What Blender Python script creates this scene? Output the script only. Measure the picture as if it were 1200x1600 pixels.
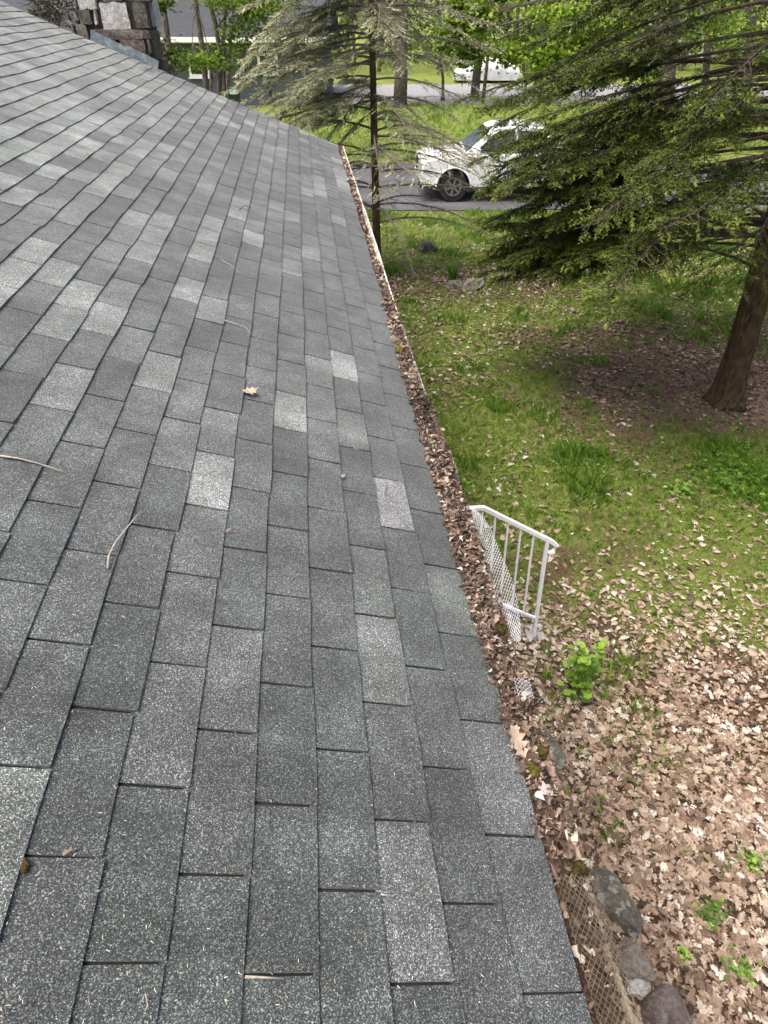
import bpy, bmesh, math, random
import numpy as np
from mathutils import Vector, Matrix
for o in list(bpy.data.objects): bpy.data.objects.remove(o)
SC = bpy.context.scene
COL = SC.collection
rng = np.random.default_rng(7)
random.seed(7)

# ------------------------------------------------------------------ camera
S = 1.14                                  # metres per fitted unit (shingle exposure 145 mm, tab 329 mm)
FPX, PITCH, YAW = 995.607, 0.677489, 0.108466
H = 4.40                                  # camera above the lawn
CX, CDZ = -0.403328*S, 1.468498*S         # camera beside and above the eave edge
ZE = H-CDZ                                # height of the eave edge
TH = 0.355125                             # roof pitch
cam = bpy.data.cameras.new('camera'); cam_o = bpy.data.objects.new('camera', cam); COL.objects.link(cam_o)
cam.sensor_fit = 'VERTICAL'; cam.sensor_height = 24; cam.lens = 24*FPX/1600
cam.clip_start = 0.05; cam.clip_end = 2000
cam_o.location = (CX, 0, H); cam_o.rotation_euler = (math.pi/2-PITCH, 0, -YAW)
SC.camera = cam_o
# ------------------------------------------------------------------ light
SUN_EL, SUN_AZ = math.radians(67), math.radians(246)     # azimuth clockwise from +Y
w = bpy.data.worlds.new('World'); SC.world = w; w.use_nodes = True
wn = w.node_tree; bg = wn.nodes['Background']
sky = wn.nodes.new('ShaderNodeTexSky'); sky.sky_type = 'NISHITA'; sky.sun_disc = False
sky.sun_elevation = SUN_EL; sky.sun_rotation = SUN_AZ; sky.air_density = 0.8; sky.dust_density = 8.0; sky.ozone_density = 0.4
wn.links.new(sky.outputs[0], bg.inputs[0]); bg.inputs[1].default_value = 0.15
sun = bpy.data.lights.new('sun', 'SUN'); sun.energy = 1.0; sun.angle = math.radians(28); sun.color = (1, 0.95, 0.87)
sun_o = bpy.data.objects.new('sun', sun); COL.objects.link(sun_o)
sd = Vector((math.sin(SUN_AZ)*math.cos(SUN_EL), math.cos(SUN_AZ)*math.cos(SUN_EL), math.sin(SUN_EL)))
sun_o.location = (0, 0, 30); sun_o.rotation_euler = (-sd).to_track_quat('-Z', 'Y').to_euler()
SC.view_settings.view_transform = 'Standard'; SC.view_settings.look = 'None'
SC.view_settings.exposure = 1.24; SC.view_settings.gamma = 1
SC.render.engine = 'CYCLES'
SC.cycles.max_bounces = 6

# ------------------------------------------------------------------ pixel helpers (photo pixels, 1200 x 1600)
cp, sp, cy, sy = math.cos(PITCH), math.sin(PITCH), math.cos(YAW), math.sin(YAW)
EYE = np.array([CX, 0, H])
def ray(px, py):
    x, y = (px-600)/FPX, (py-800)/FPX
    fw = cp-y*sp; up = -(sp+y*cp)
    return np.array([x*cy+fw*sy, -x*sy+fw*cy, up])
def at_z(px, py, z=0.0):
    d = ray(px, py); return EYE+d*((z-H)/d[2])
def at_y(px, py, Y):
    d = ray(px, py); return EYE+d*(Y/d[1])
def at_x(px, py, X):
    d = ray(px, py); return EYE+d*((X-CX)/d[0])
def at_f(px, py, D):                      # at a horizontal distance straight ahead of the camera
    d = ray(px, py); return EYE+d*(D/(d[0]*sy+d[1]*cy))
def RF(r, f, z=0.0):                      # metres to the side of / ahead of the standpoint
    return np.array([CX+r*cy+f*sy, -r*sy+f*cy, z])
def project(P):
    P = np.asarray(P, float)-EYE
    r = P[..., 0]*cy-P[..., 1]*sy; f = P[..., 0]*sy+P[..., 1]*cy; u = P[..., 2]
    z = f*cp-u*sp; y = -(f*sp+u*cp)
    return np.stack([600+FPX*r/z, 800+FPX*y/z, z], -1)
# ------------------------------------------------------------------ noise
def vnoise(x, y, seed=0):
    x = np.asarray(x, float); y = np.asarray(y, float)
    xi = np.floor(x).astype(np.int64); yi = np.floor(y).astype(np.int64); fx = x-xi; fy = y-yi
    fx = fx*fx*(3-2*fx); fy = fy*fy*(3-2*fy)
    def h(a, b):
        n = (a*374761393+b*668265263+seed*974711) & 0x7fffffff
        n = ((n ^ (n >> 13))*1274126177) & 0x7fffffff
        return ((n ^ (n >> 16)) & 0xffff)/65535.0
    return (h(xi, yi)*(1-fx)+h(xi+1, yi)*fx)*(1-fy)+(h(xi, yi+1)*(1-fx)+h(xi+1, yi+1)*fx)*fy
def fbm(x, y, seed=0, o=4):
    s = 0; a = 0.5; t = 0
    for i in range(o):
        s = s+a*vnoise(np.asarray(x)*2**i, np.asarray(y)*2**i, seed+i*17); t += a; a *= 0.5
    return s/t
# ------------------------------------------------------------------ objects
def tag(o, label=None, cat=None, group=None, kind=None):
    if label: o['label'] = label
    if cat: o['category'] = cat
    if group: o['group'] = group
    if kind: o['kind'] = kind
    return o
def empty(name, loc, label, cat, group=None):
    o = bpy.data.objects.new(name, None); COL.objects.link(o); o.location = loc; o.empty_display_size = 0.1
    return tag(o, label, cat, group)
def link(o, parent=None):
    COL.objects.link(o)
    if parent is not None:
        o.parent = parent; o.matrix_parent_inverse = Matrix.Translation(-abs_loc(parent))
    return o
def abs_loc(o): return Vector(o.location)      # meshes are built in world coordinates and stay at the origin
def obj(name, verts, faces, mat, parent=None, smooth=False, attrs=None, loc0=None):
    """world-coordinate verts -> a mesh object; faces: list, or an (n,3)/(n,4) array"""
    verts = np.asarray(verts, np.float32)
    me = bpy.data.meshes.new(name)
    if isinstance(faces, np.ndarray):
        n, k = faces.shape
        me.vertices.add(len(verts)); me.vertices.foreach_set('co', verts.ravel())
        me.loops.add(n*k); me.loops.foreach_set('vertex_index', faces.ravel().astype(np.int32))
        me.polygons.add(n); me.polygons.foreach_set('loop_start', np.arange(0, n*k, k, dtype=np.int32))
        me.polygons.foreach_set('loop_total', np.full(n, k, np.int32))
        me.update(calc_edges=True)
    else:
        me.from_pydata([tuple(v) for v in verts.tolist()], [], [tuple(f) for f in faces])
    for k, a in (attrs or {}).items():
        at = me.attributes.new(k, 'FLOAT', 'POINT'); at.data.foreach_set('value', np.asarray(a, np.float32))
    if smooth: me.polygons.foreach_set('use_smooth', np.ones(len(me.polygons), bool))
    me.update()
    if mat is not None: me.materials.append(mat)
    o = bpy.data.objects.new(name, me)
    return link(o, parent)
class MB:
    """collects pieces of ONE mesh"""
    def __init__(s): s.v = []; s.f = []; s.n = 0; s.t = []
    def add(s, v, f, tone=0.5):
        s.v.append(np.asarray(v, float)); s.f += [tuple(i+s.n for i in q) for q in f]; s.n += len(v); s.t.append(np.full(len(v), tone))
    def box(s, a, b, tone=.5):
        (x0, y0, z0), (x1, y1, z1) = a, b
        s.add([(x0,y0,z0),(x1,y0,z0),(x1,y1,z0),(x0,y1,z0),(x0,y0,z1),(x1,y0,z1),(x1,y1,z1),(x0,y1,z1)],
              [(0,3,2,1),(4,5,6,7),(0,1,5,4),(1,2,6,5),(2,3,7,6),(3,0,4,7)], tone)
    def hexa(s, P, tone=.5):               # 8 points, bottom ring then top ring
        s.add(P, [(0,3,2,1),(4,5,6,7),(0,1,5,4),(1,2,6,5),(2,3,7,6),(3,0,4,7)], tone)
    def tube(s, pts, rad, n=6, tone=.5, cap=True, ph=0.0):
        pts = np.asarray(pts, float); m = len(pts); rad = np.broadcast_to(np.asarray(rad, float), (m,))
        T = np.gradient(pts, axis=0); T /= np.linalg.norm(T, axis=1)[:, None]+1e-12
        up = np.array([0, 0, 1.0]) if abs(T[:, 2]).mean() < 0.85 else np.array([1.0, 0, 0])
        A = np.cross(T, up); A /= np.linalg.norm(A, axis=1)[:, None]+1e-12; B = np.cross(A, T)
        an = ph+np.arange(n)*2*math.pi/n
        ring = (A[:, None, :]*np.cos(an)[None, :, None]+B[:, None, :]*np.sin(an)[None, :, None])*rad[:, None, None]+pts[:, None, :]
        f = [(i*n+j, i*n+(j+1) % n, (i+1)*n+(j+1) % n, (i+1)*n+j) for i in range(m-1) for j in range(n)]
        if cap: f += [tuple(range(n-1, -1, -1)), tuple((m-1)*n+j for j in range(n))]
        s.add(ring.reshape(-1, 3), f, tone)
    def build(s, name, mat, parent=None, smooth=False, bevel=0, seg=2):
        o = obj(name, np.concatenate(s.v), s.f, mat, parent, smooth, {'tone': np.concatenate(s.t)})
        if bevel:
            m = o.modifiers.new('b', 'BEVEL'); m.width = bevel; m.segments = seg; m.limit_method = 'ANGLE'
        return o
def instances(temps, which, pos, R, sc, tone):
    """numpy copies of small triangle templates -> verts, tris, tone per vertex"""
    V, F, T, n = [], [], [], 0
    for t, (tv, tf) in enumerate(temps):
        ix = np.nonzero(which == t)[0]
        if not len(ix): continue
        k = len(ix); nv = len(tv)
        s3 = sc[ix] if np.ndim(sc) else np.full(k, sc)
        s3 = s3[:, None, None]*tv[None] if s3.ndim == 1 else s3[:, None, :]*tv[None]
        P = np.einsum('kij,knj->kni', R[ix], s3)+pos[ix][:, None, :]
        V.append(P.reshape(-1, 3)); F.append((tf[None]+(np.arange(k)*nv)[:, None, None]+n).reshape(-1, 3)); n += k*nv
        T.append(np.repeat(tone[ix], nv))
    return np.concatenate(V), np.concatenate(F), np.concatenate(T)
def euler(yaw, tilt, az):
    """rotate by yaw about z, then tilt by `tilt` about the horizontal axis at azimuth az"""
    c, s_ = np.cos(yaw), np.sin(yaw); z = np.zeros_like(c); o = np.ones_like(c)
    Rz = np.stack([np.stack([c, -s_, z], -1), np.stack([s_, c, z], -1), np.stack([z, z, o], -1)], -2)
    ax, ay = np.cos(az), np.sin(az); ct, st = np.cos(tilt), np.sin(tilt); k = 1-ct
    Rt = np.stack([np.stack([ct+ax*ax*k, ax*ay*k, ay*st], -1), np.stack([ax*ay*k, ct+ay*ay*k, -ax*st], -1), np.stack([-ay*st, ax*st, ct], -1)], -2)
    return Rt@Rz
def frames(d, roll):
    """rotation matrices whose x axis is d"""
    d = d/np.linalg.norm(d, axis=1)[:, None]
    up = np.where(np.abs(d[:, 2:3]) > 0.95, np.array([[1., 0, 0]]), np.array([[0, 0, 1.]]))
    y = np.cross(up, d); y /= np.linalg.norm(y, axis=1)[:, None]; z = np.cross(d, y)
    c, s_ = np.cos(roll)[:, None], np.sin(roll)[:, None]
    return np.stack([d, y*c+z*s_, -y*s_+z*c], -1)
# ------------------------------------------------------------------ materials
def nd(nt, t, inp=None, **pr):
    n = nt.nodes.new(t)
    for k, v in pr.items(): setattr(n, k, v)
    for k, v in (inp or {}).items():
        s = n.inputs[k]
        if isinstance(v, bpy.types.NodeSocket): nt.links.new(v, s)
        else: s.default_value = v
    return n
def c4(c): return (c[0], c[1], c[2], 1)
class M:
    def __init__(s, name, rough=0.8, spec=0.3, **kw):
        s.m = bpy.data.materials.new(name); s.m.use_nodes = True; s.nt = s.m.node_tree; s.b = s.nt.nodes['Principled BSDF']
        s.b.inputs['Roughness'].default_value = rough; s.b.inputs['Specular IOR Level'].default_value = spec
        for k, v in kw.items(): s.b.inputs[k.replace('_', ' ')].default_value = v
        s.pos = nd(s.nt, 'ShaderNodeNewGeometry').outputs['Position']
    def noise(s, scale, detail=3, rough=0.6, vec=None, out='Fac'):
        return nd(s.nt, 'ShaderNodeTexNoise', {'Vector': vec or s.pos, 'Scale': scale, 'Detail': detail, 'Roughness': rough}).outputs[out]
    def voro(s, scale, out='Distance', feature='F1', vec=None):
        return nd(s.nt, 'ShaderNodeTexVoronoi', {'Vector': vec or s.pos, 'Scale': scale}, feature=feature).outputs[out]
    def attr(s, name='tone'): return nd(s.nt, 'ShaderNodeAttribute', attribute_name=name).outputs['Fac']
    def ramp(s, fac, stops, interp='LINEAR'):
        r = nd(s.nt, 'ShaderNodeValToRGB', {'Fac': fac}); cr = r.color_ramp; cr.interpolation = interp
        while len(cr.elements) < len(stops): cr.elements.new(0.5)
        for e, (p, c) in zip(cr.elements, stops):
            e.position = p; e.color = c4(c) if not np.isscalar(c) else (c, c, c, 1)
        return r.outputs['Color']
    def mix(s, fac, a, b, mode='MIX'):
        n = nd(s.nt, 'ShaderNodeMix', data_type='RGBA', blend_type=mode)
        for i, v in ((0, fac), (6, a), (7, b)):
            if isinstance(v, bpy.types.NodeSocket): s.nt.links.new(v, n.inputs[i])
            else: n.inputs[i].default_value = v if np.isscalar(v) else c4(v)
        return n.outputs[2]
    def math(s, op, a, b=0.0, clamp=False):
        return nd(s.nt, 'ShaderNodeMath', {0: a, 1: b}, operation=op, use_clamp=clamp).outputs[0]
    def scaled(s, v):                       # stretched coordinates
        return nd(s.nt, 'ShaderNodeVectorMath', {0: s.pos, 1: v}, operation='MULTIPLY').outputs[0]
    def sep(s): return nd(s.nt, 'ShaderNodeSeparateXYZ', {0: s.pos}).outputs
    def color(s, c):
        if isinstance(c, bpy.types.NodeSocket): s.nt.links.new(c, s.b.inputs['Base Color'])
        else: s.b.inputs['Base Color'].default_value = c4(c)
        return s
    def rough(s, f): s.nt.links.new(f, s.b.inputs['Roughness']); return s
    def bump(s, h, strength=0.5, dist=0.01):
        n = nd(s.nt, 'ShaderNodeBump', {'Height': h, 'Strength': strength, 'Distance': dist}); s.nt.links.new(n.outputs[0], s.b.inputs['Normal']); return s
def simple(name, col, rough=0.6, var=0.25, scale=6, bump=0.0, spec=0.3, bs=None, **kw):
    m = M(name, rough, spec, **kw)
    f = m.noise(scale, 5)
    d = tuple(c*(1-var) for c in col); l = tuple(min(1, c*(1+var)) for c in col)
    m.color(m.ramp(f, [(0.3, d), (0.7, l)]))
    if bump: m.bump(m.noise(bs or scale*4, 4), bump, 0.01)
    return m.m

# shingle: dark granules with pale specks
m = M('shingle', 0.9, 0.25)
t = m.attr('tone'); hu = m.attr('hue')
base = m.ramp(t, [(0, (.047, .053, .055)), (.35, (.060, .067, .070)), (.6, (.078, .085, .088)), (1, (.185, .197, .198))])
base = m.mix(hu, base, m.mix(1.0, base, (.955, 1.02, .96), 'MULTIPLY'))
mott = m.mix(1.0, m.ramp(m.noise(3.4, 6, 0.7), [(.30, .58), (.5, 1.0), (.70, 1.65)]), m.ramp(m.noise(1.0, 4, .6, m.scaled((.8, 5.0, .8))), [(.3, .82), (.7, 1.2)]), 'MULTIPLY')
base = m.mix(1.0, base, mott, 'MULTIPLY')
gc = m.voro(520, 'Color'); g1 = gc; g1 = nd(m.nt, 'ShaderNodeSeparateColor', {0: g1}).outputs[0]
spk = m.ramp(g1, [(0, .25), (.45, .62), (.74, .98), (.88, 1.8), (1, 3.8)])
g2 = m.ramp(m.noise(210, 3, .75), [(.3, .62), (.5, 1.0), (.7, 1.55)])
colr = m.mix(1.0, m.mix(1.0, base, spk, 'MULTIPLY'), g2, 'MULTIPLY')
colr = m.mix(.07, colr, m.mix(1.0, colr, m.mix(1.0, gc, (1.9, 1.9, 1.9), 'MULTIPLY'), 'MULTIPLY'))
gr = m.ramp(m.noise(1.1, 4, .6), [(.48, 0.), (.75, .55)])
colr = m.mix(gr, colr, m.mix(1.0, colr, (.93, 1.03, .92), 'MULTIPLY'))
m.color(colr); m.bump(m.math('ADD', g1, m.noise(160, 2)), 0.55, 0.003)
m.b.inputs['Sheen Weight'].default_value = 0.18; m.b.inputs['Sheen Roughness'].default_value = 0.5
SHINGLE = m.m
SHEDGE = simple('shingle_underlay', (.018, .018, .018), .95)
WHITE = simple('white_paint', (.80, .80, .79), .42, .08, 30, .05, .4)
m = M('gutter_paint', .5, .4)
yy = nd(m.nt, 'ShaderNodeMapRange', {'Value': m.sep()[1], 'From Min': .5, 'From Max': 1.8, 'To Min': .34, 'To Max': 0.}).outputs[0]
dirt = m.ramp(m.math('ADD', m.noise(9, 5, .7), yy), [(.42, 0.), (.60, 1.)])
m.color(m.mix(dirt, (.72, .71, .68), (.24, .19, .14))); GUTTER = m.m
m = M('debris', .95, .1)
m.color(m.ramp(m.noise(70, 5, .75), [(.28, (.022, .015, .011)), (.5, (.085, .052, .035)), (.68, (.20, .125, .085)), (.8, (.30, .21, .15))]))
m.bump(m.noise(90, 4, .7), 1.0, .02); DEBRIS = m.m
def leafmat(name, stops, rough=.75, trans=0.25):
    m = M(name, rough, .25)
    c = m.ramp(m.attr('tone'), stops)
    v = m.ramp(m.noise(60, 3), [(.3, .75), (.7, 1.2)])
    c = m.mix(1.0, c, v, 'MULTIPLY'); m.color(c)
    if trans:
        t = nd(m.nt, 'ShaderNodeBsdfTranslucent', {'Color': c}); mx = nd(m.nt, 'ShaderNodeMixShader', {0: trans, 1: m.b.outputs[0], 2: t.outputs[0]})
        m.nt.links.new(mx.outputs[0], m.nt.nodes['Material Output'].inputs[0])
    return m.m
DRY = leafmat('dry_leaf', [(0, (0.041, 0.028, 0.020)), (.2, (0.114, 0.077, 0.055)), (.45, (0.220, 0.155, 0.112)), (.7, (0.326, 0.251, 0.187)), (.88, (0.424, 0.359, 0.286)), (1, (0.488, 0.460, 0.407))], .7, .12)
GDRY = leafmat('gutter_leaf', [(0, (0.018, 0.013, 0.010)), (.3, (0.063, 0.043, 0.032)), (.6, (0.155, 0.107, 0.080)), (.85, (0.281, 0.215, 0.167)), (1, (0.444, 0.392, 0.333))], .75, .1)
GRASS = leafmat('grass', [(0, (0.057, 0.121, 0.013)), (.4, (0.127, 0.234, 0.028)), (.75, (0.220, 0.332, 0.055)), (1, (0.359, 0.419, 0.139))], .55, .3)
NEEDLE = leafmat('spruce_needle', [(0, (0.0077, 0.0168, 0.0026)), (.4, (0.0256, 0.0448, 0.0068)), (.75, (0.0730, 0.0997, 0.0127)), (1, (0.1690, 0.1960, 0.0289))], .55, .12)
PALEN = leafmat('pale_needle', [(0, (0.041, 0.046, 0.025)), (.4, (0.116, 0.129, 0.071)), (.75, (0.256, 0.273, 0.158)), (1, (0.431, 0.448, 0.282))], .6, .12)
SPRING = leafmat('spring_leaf', [(0, (.065, .12, .011)), (.5, (.16, .255, .027)), (1, (.31, .42, .057))], .5, .4)
WOODS = leafmat('woods_leaf', [(0, (0.022, 0.037, 0.009)), (.5, (0.074, 0.115, 0.022)), (1, (0.178, 0.229, 0.044))], .6, .35)
HERB = leafmat('herb_leaf', [(0, (.03, .075, .011)), (.5, (.10, .21, .025)), (1, (.26, .42, .06))], .5, .35)
def barkmat(name, a, b, sx=22):
    m = M(name, .92, .15)
    v = m.scaled((sx, sx, 5)); f = m.noise(1.0, 6, .7, v); f2 = m.voro(1.0, 'Distance', vec=v)
    m.color(m.mix(m.ramp(f2, [(.1, 0.), (.6, 1.)]), m.ramp(f, [(.3, a), (.7, b)]), b)); m.bump(m.math('ADD', f, f2), 1.0, .08); return m.m
BARK = barkmat('spruce_bark', (.024, .017, .010), (.098, .068, .040))
BARK2 = barkmat('grey_bark', (.05, .042, .034), (.17, .145, .12))
TWIG = simple('dead_twig', (.048, .036, .026), .9, .5, 30)
GTWIG = simple('grey_twig', (.13, .115, .09), .9, .5, 30)
PTWIG = simple('pale_twig', (.30, .265, .23), .8, .35, 60)
m = M('asphalt', .85, .3)
m.color(m.mix(m.ramp(m.noise(.6, 4), [(.4, 0.), (.7, 1.)]), m.ramp(m.noise(120, 3), [(.3, (.035, .036, .04)), (.7, (.085, .086, .093))]), (.10, .10, .108)))
m.bump(m.noise(150, 3), .3, .005); ASPHALT = m.m
m = M('road', .8, .4)
m.color(m.ramp(m.noise(2.5, 6, .7), [(.3, (.15, .15, .155)), (.7, (.27, .27, .275))])); ROAD = m.m
GRAVEL = simple('gravel', (.19, .18, .17), .95, .5, 25, .5)
CONC = simple('concrete', (.34, .33, .31), .9, .2, 12, .3)
def stonemat(name, a, b, lich=.0):
    m = M(name, .92, .2)
    c = m.ramp(m.noise(7, 7, .7), [(.3, a), (.7, b)])
    if lich: c = m.mix(m.ramp(m.noise(13, 5, .7), [(.54, 0.), (.60, lich)]), c, (.46, .45, .40))
    c = m.mix(1.0, c, m.ramp(m.noise(38, 8, .85), [(.35, .45), (.65, 1.6)]), 'MULTIPLY')
    m.color(c); m.bump(m.noise(24, 8, .8), 1.0, .07); return m.m
ST_GREY = stonemat('grey_stone', (.11, .10, .083), (.28, .26, .22), .9)
ST_PINK = stonemat('pink_stone', (.24, .205, .175), (.43, .38, .335), .4)
ST_BROWN = stonemat('brown_stone', (.14, .11, .098), (.32, .27, .245), .3)
ST_WHITE = stonemat('white_stone', (.52, .51, .48), (.86, .84, .81))
ST_DARK = stonemat('dark_stone', (.07, .067, .055), (.22, .205, .175), .3)
ST_TAN = stonemat('tan_stone', (.10, .075, .06), (.27, .215, .18), .3)
MORTAR = stonemat('mortar', (.06, .053, .045), (.17, .15, .128))
m = M('flashing_metal', .5, .5); m.b.inputs['Metallic'].default_value = .45
m.color(m.ramp(m.noise(14, 5, .7), [(.35, (.07, .085, .095)), (.55, (.13, .165, .175)), (.72, (.25, .31, .31))])); FLASH = m.m
MESHM = simple('galvanised_mesh', (.62, .62, .64), .4, .2, 40, 0, .5, Metallic=.3)
MESHD = simple('weathered_mesh', (.15, .135, .095), .6, .4, 25, 0, .4, Metallic=.2)
MOSS = simple('moss_green', (.10, .10, .018), .95, .8, 90, 1.0, .1)
MOSSD = simple('moss_dark', (.06, .048, .016), .95, .8, 90, 1.0, .1)
SIDING = None
m = M('grey_siding', .7, .3)
z = m.sep()[2]; wv = m.math('FRACT', m.math('MULTIPLY', z, 5.0))
m.color(m.mix(m.ramp(wv, [(.0, 1.), (.12, 0.)]), m.ramp(m.noise(.5, 4), [(.3, (.070, .077, .085)), (.7, (.092, .100, .108))]), (.04, .043, .047))); SIDING = m.m
m = M('far_shingle', .9, .25)
m.color(m.ramp(m.noise(7, 6, .8), [(.3, (.020, .023, .028)), (.7, (.070, .075, .084))])); FARROOF = m.m
GLASS = M('window_glass', .06, .6).color((.02, .024, .026)).m
CREAM = simple('cream_siding', (.50, .47, .40), .75, .1, 3)
TRUCKW = M('truck_paint', .22, .5, Coat_Weight=.6).color((.72, .74, .76)).m
BLACKP = simple('black_plastic', (.018, .018, .019), .55, .3)
TYRE = simple('tyre_rubber', (.018, .018, .018), .85, .3)
RIM = M('alloy', .35, .5, Metallic=.9).color((.36, .36, .37)).m
LENS = M('lamp_lens', .1, .6).color((.45, .46, .47)).m
AMBER = M('amber_lens', .2, .5).color((.55, .2, .03)).m
m = M('car_cover_cloth', .7, .3); m.color(m.ramp(m.noise(2, 4), [(.3, (.42, .43, .46)), (.7, (.56, .57, .61))])); m.bump(m.noise(5, 3), .4, .05); COVER = m.m
BIN = simple('bin_plastic', (.02, .035, .028), .5, .2); BINLID = simple('bin_lid', (.10, .17, .14), .45, .2)
# ================================================================== GROUND
def cover(x, y):
    """(grass, leaf, soil) amounts on the lawn at world x, y, read off the photograph"""
    x = np.asarray(x, float); y = np.asarray(y, float)
    pr = project(np.stack([x, y, np.zeros_like(x)], -1)); py = pr[..., 1]; px = pr[..., 0]
    n = fbm(x*1.1, y*1.1, 3); n2 = fbm(x*3.1, y*3.1, 9); n3 = fbm(x*.5+3, y*.5, 21)
    # distance bands (metres from the house corner line / tree), in world space
    dt = np.hypot((x-5.1)/3.3, (y-8.1)/2.2)            # needle bed under the spruce
    near = 1/(1+np.exp((y-(3.35-.28*np.clip(x-2.0, -1, 3))+(n-.5)*2.6)/.55))   # the leaf-covered strip along the house
    bed = np.exp(-((y-12.4-(n3-.5)*2)/1.0)**2)*(x < 4.6)*.9
    far = 1/(1+np.exp(-(y-15.6-(n-.5)*3)/.4))
    leaf = .44+.56*near+.45*bed+.55*(n2-.5)+.9*(n-.5)
    leaf = np.where(y > 8.5, leaf+.12, leaf)
    leaf = leaf-.28*np.exp(-((y-6.6)/1.6)**2)*(1-near)-.35*far
    soil = np.clip(1.12-dt+1.5*(n-.5)+.5*(n2-.5), 0, 1)
    edge = np.exp(-((x-.2)/.8)**2)*(y < 3.2)
    leaf = np.clip(leaf+.2*edge+.25*soil, 0, 1)
    grass = np.clip(.90-.86*near-.95*bed*(n2 > .42)-1.1*soil+.9*(n2-.5)+.5*(n-.5), 0, 1)
    return grass, leaf, np.clip(soil, 0, 1)
m = M('ground', .95, .1)
g = m.attr('grass'); so = m.attr('soil')
soilc = m.ramp(m.noise(35, 6, .75), [(.28, (.030, .020, .014)), (.5, (.105, .068, .046)), (.7, (.21, .145, .10)), (.82, (.34, .26, .19))])
bed_ = m.ramp(m.noise(26, 7, .85), [(.3, (.06, .042, .032)), (.5, (.18, .128, .096)), (.7, (.37, .28, .215))])
grc = m.ramp(m.noise(20, 6, .7), [(.28, (.07, .09, .022)), (.55, (.17, .215, .05)), (.75, (.28, .31, .095))])
gmask = m.ramp(m.math('ADD', g, m.math('MULTIPLY', m.math('SUBTRACT', m.noise(14, 5, .7), .5), 1.0)), [(.45, 0.), (.85, 1.)])
m.color(m.mix(gmask, m.mix(so, soilc, bed_), grc)); m.bump(m.noise(45, 5, .75), 1.0, .04); GROUND = m.m
def sheet(name, xs, ys, z, mat, kind='structure'):
    X, Y = np.meshgrid(xs, ys); nx, ny = len(xs), len(ys)
    Z = z(X, Y) if callable(z) else np.full_like(X, z)
    i = np.arange(nx*ny).reshape(ny, nx)
    f = np.stack([i[:-1, :-1], i[:-1, 1:], i[1:, 1:], i[1:, :-1]], -1).reshape(-1, 4)
    g, l, s_ = cover(X.ravel(), Y.ravel())
    far = (Y.ravel() > 24) | (Y.ravel() < -3)
    g = np.where(far, .95, g); s_ = np.where(far, 0, s_)
    o = obj(name, np.stack([X.ravel(), Y.ravel(), Z.ravel()], -1), f, mat, None, True, {'grass': g, 'leaf': l, 'soil': s_})
    return tag(o, kind=kind)
def gz(X, Y): return .035*(fbm(np.asarray(X)*.8, np.asarray(Y)*.8, 5)-.5)
xs = np.concatenate([np.linspace(-400, -30, 8), np.linspace(-26, 0, 14), np.linspace(.15, 11, 110), np.linspace(11.6, 40, 30), np.linspace(60, 400, 8)])
ys = np.concatenate([np.linspace(-60, -2, 8), np.linspace(-1.6, 18, 180), np.linspace(18.6, 60, 70), np.linspace(70, 600, 12)])
ground = sheet('ground', xs, ys, lambda X, Y: gz(X, Y)*((Y > -1.5) & (Y < 17.6) & (X > .2) & (X < 10.8)), GROUND)
def strip(name, pts, mat, z, nseg=1):
    P = np.array(pts, float); P[:, 2] = z
    return tag(obj(name, P, [tuple(range(len(P)))], mat), kind='structure')
def band(name, f0, f1, r0, r1, mat, z, n=60, wob=.12, seed=1):
    r = np.linspace(r0, r1, n)
    a = np.array([RF(q, f0+(fbm(q*.9, 0, seed)-.5)*wob*2, z) for q in r]); b = np.array([RF(q, f1+(fbm(q*.7, 5, seed)-.5)*wob*2, z) for q in r])
    V = np.concatenate([a, b]); F = np.array([(i, i+1, n+i+1, n+i) for i in range(n-1)])
    return tag(obj(name, V, F, mat), kind='structure')
band('driveway', 18.3, 24.6, -14, 30, ASPHALT, .024, wob=.15, seed=2)
band('gravel_verge', 40.4, 44.2, -50, 70, GRAVEL, .012, wob=.5, seed=4)
band('road', 44.0, 50.5, -60, 80, ROAD, .026, wob=.1, seed=6)

# ================================================================== HOUSE
E_, T_ = .127*S, .2882858*S            # exposure and tab length
VEND = 9.418758*S                      # gable end
VNEAR = -2.2
DC = [2.47025901e-02, 4.03831306e-03, 2.93139150e-02, 9.35254942e-03, 2.36103094e-03, -1.75760846e-04]
def roof(u, v, lift=0.0):
    """point on the roof: u metres up the slope from the eave edge, v along it"""
    u = np.asarray(u, float); v = np.asarray(v, float); a, b = u/S, v/S
    d = S*(DC[0]*a*a/9+DC[1]*a*a*b/90+DC[2]*a*b/30+DC[3]*a*b*b/300+DC[4]*a*a*b*b/900+DC[5]*a**3/27)
    far = np.clip((v-4.5)/4, 0, 1)*np.clip((u-.5)/1.0, 0, 1)
    d = d+.005*far*np.sin(v*5.2+u*1.4)+.008*(fbm(u*1.3, v*1.3, 31)-.5)+lift
    return np.stack([-u*math.cos(TH)+d*math.sin(TH), v+0*u, ZE+u*math.sin(TH)+d*math.cos(TH)], -1)
def at_roof(px, py, lift=.012):
    d = ray(px, py); n = np.array([math.sin(TH), 0, math.cos(TH)]); p0 = np.array([0, 0, ZE])
    t = ((p0-EYE)@n)/(d@n)
    for _ in range(6):
        P = EYE+d*t; u = -P[0]/math.cos(TH); Q = roof(u, P[1], lift); t += ((Q-P)@n)/(d@n)
    return EYE+d*t
UTOP = 6.6
house = empty('house', (-3.0, 5.0, 0), 'single-storey house under a grey-green asphalt shingle roof, leaf-filled gutter along its eave', 'house')
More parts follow.
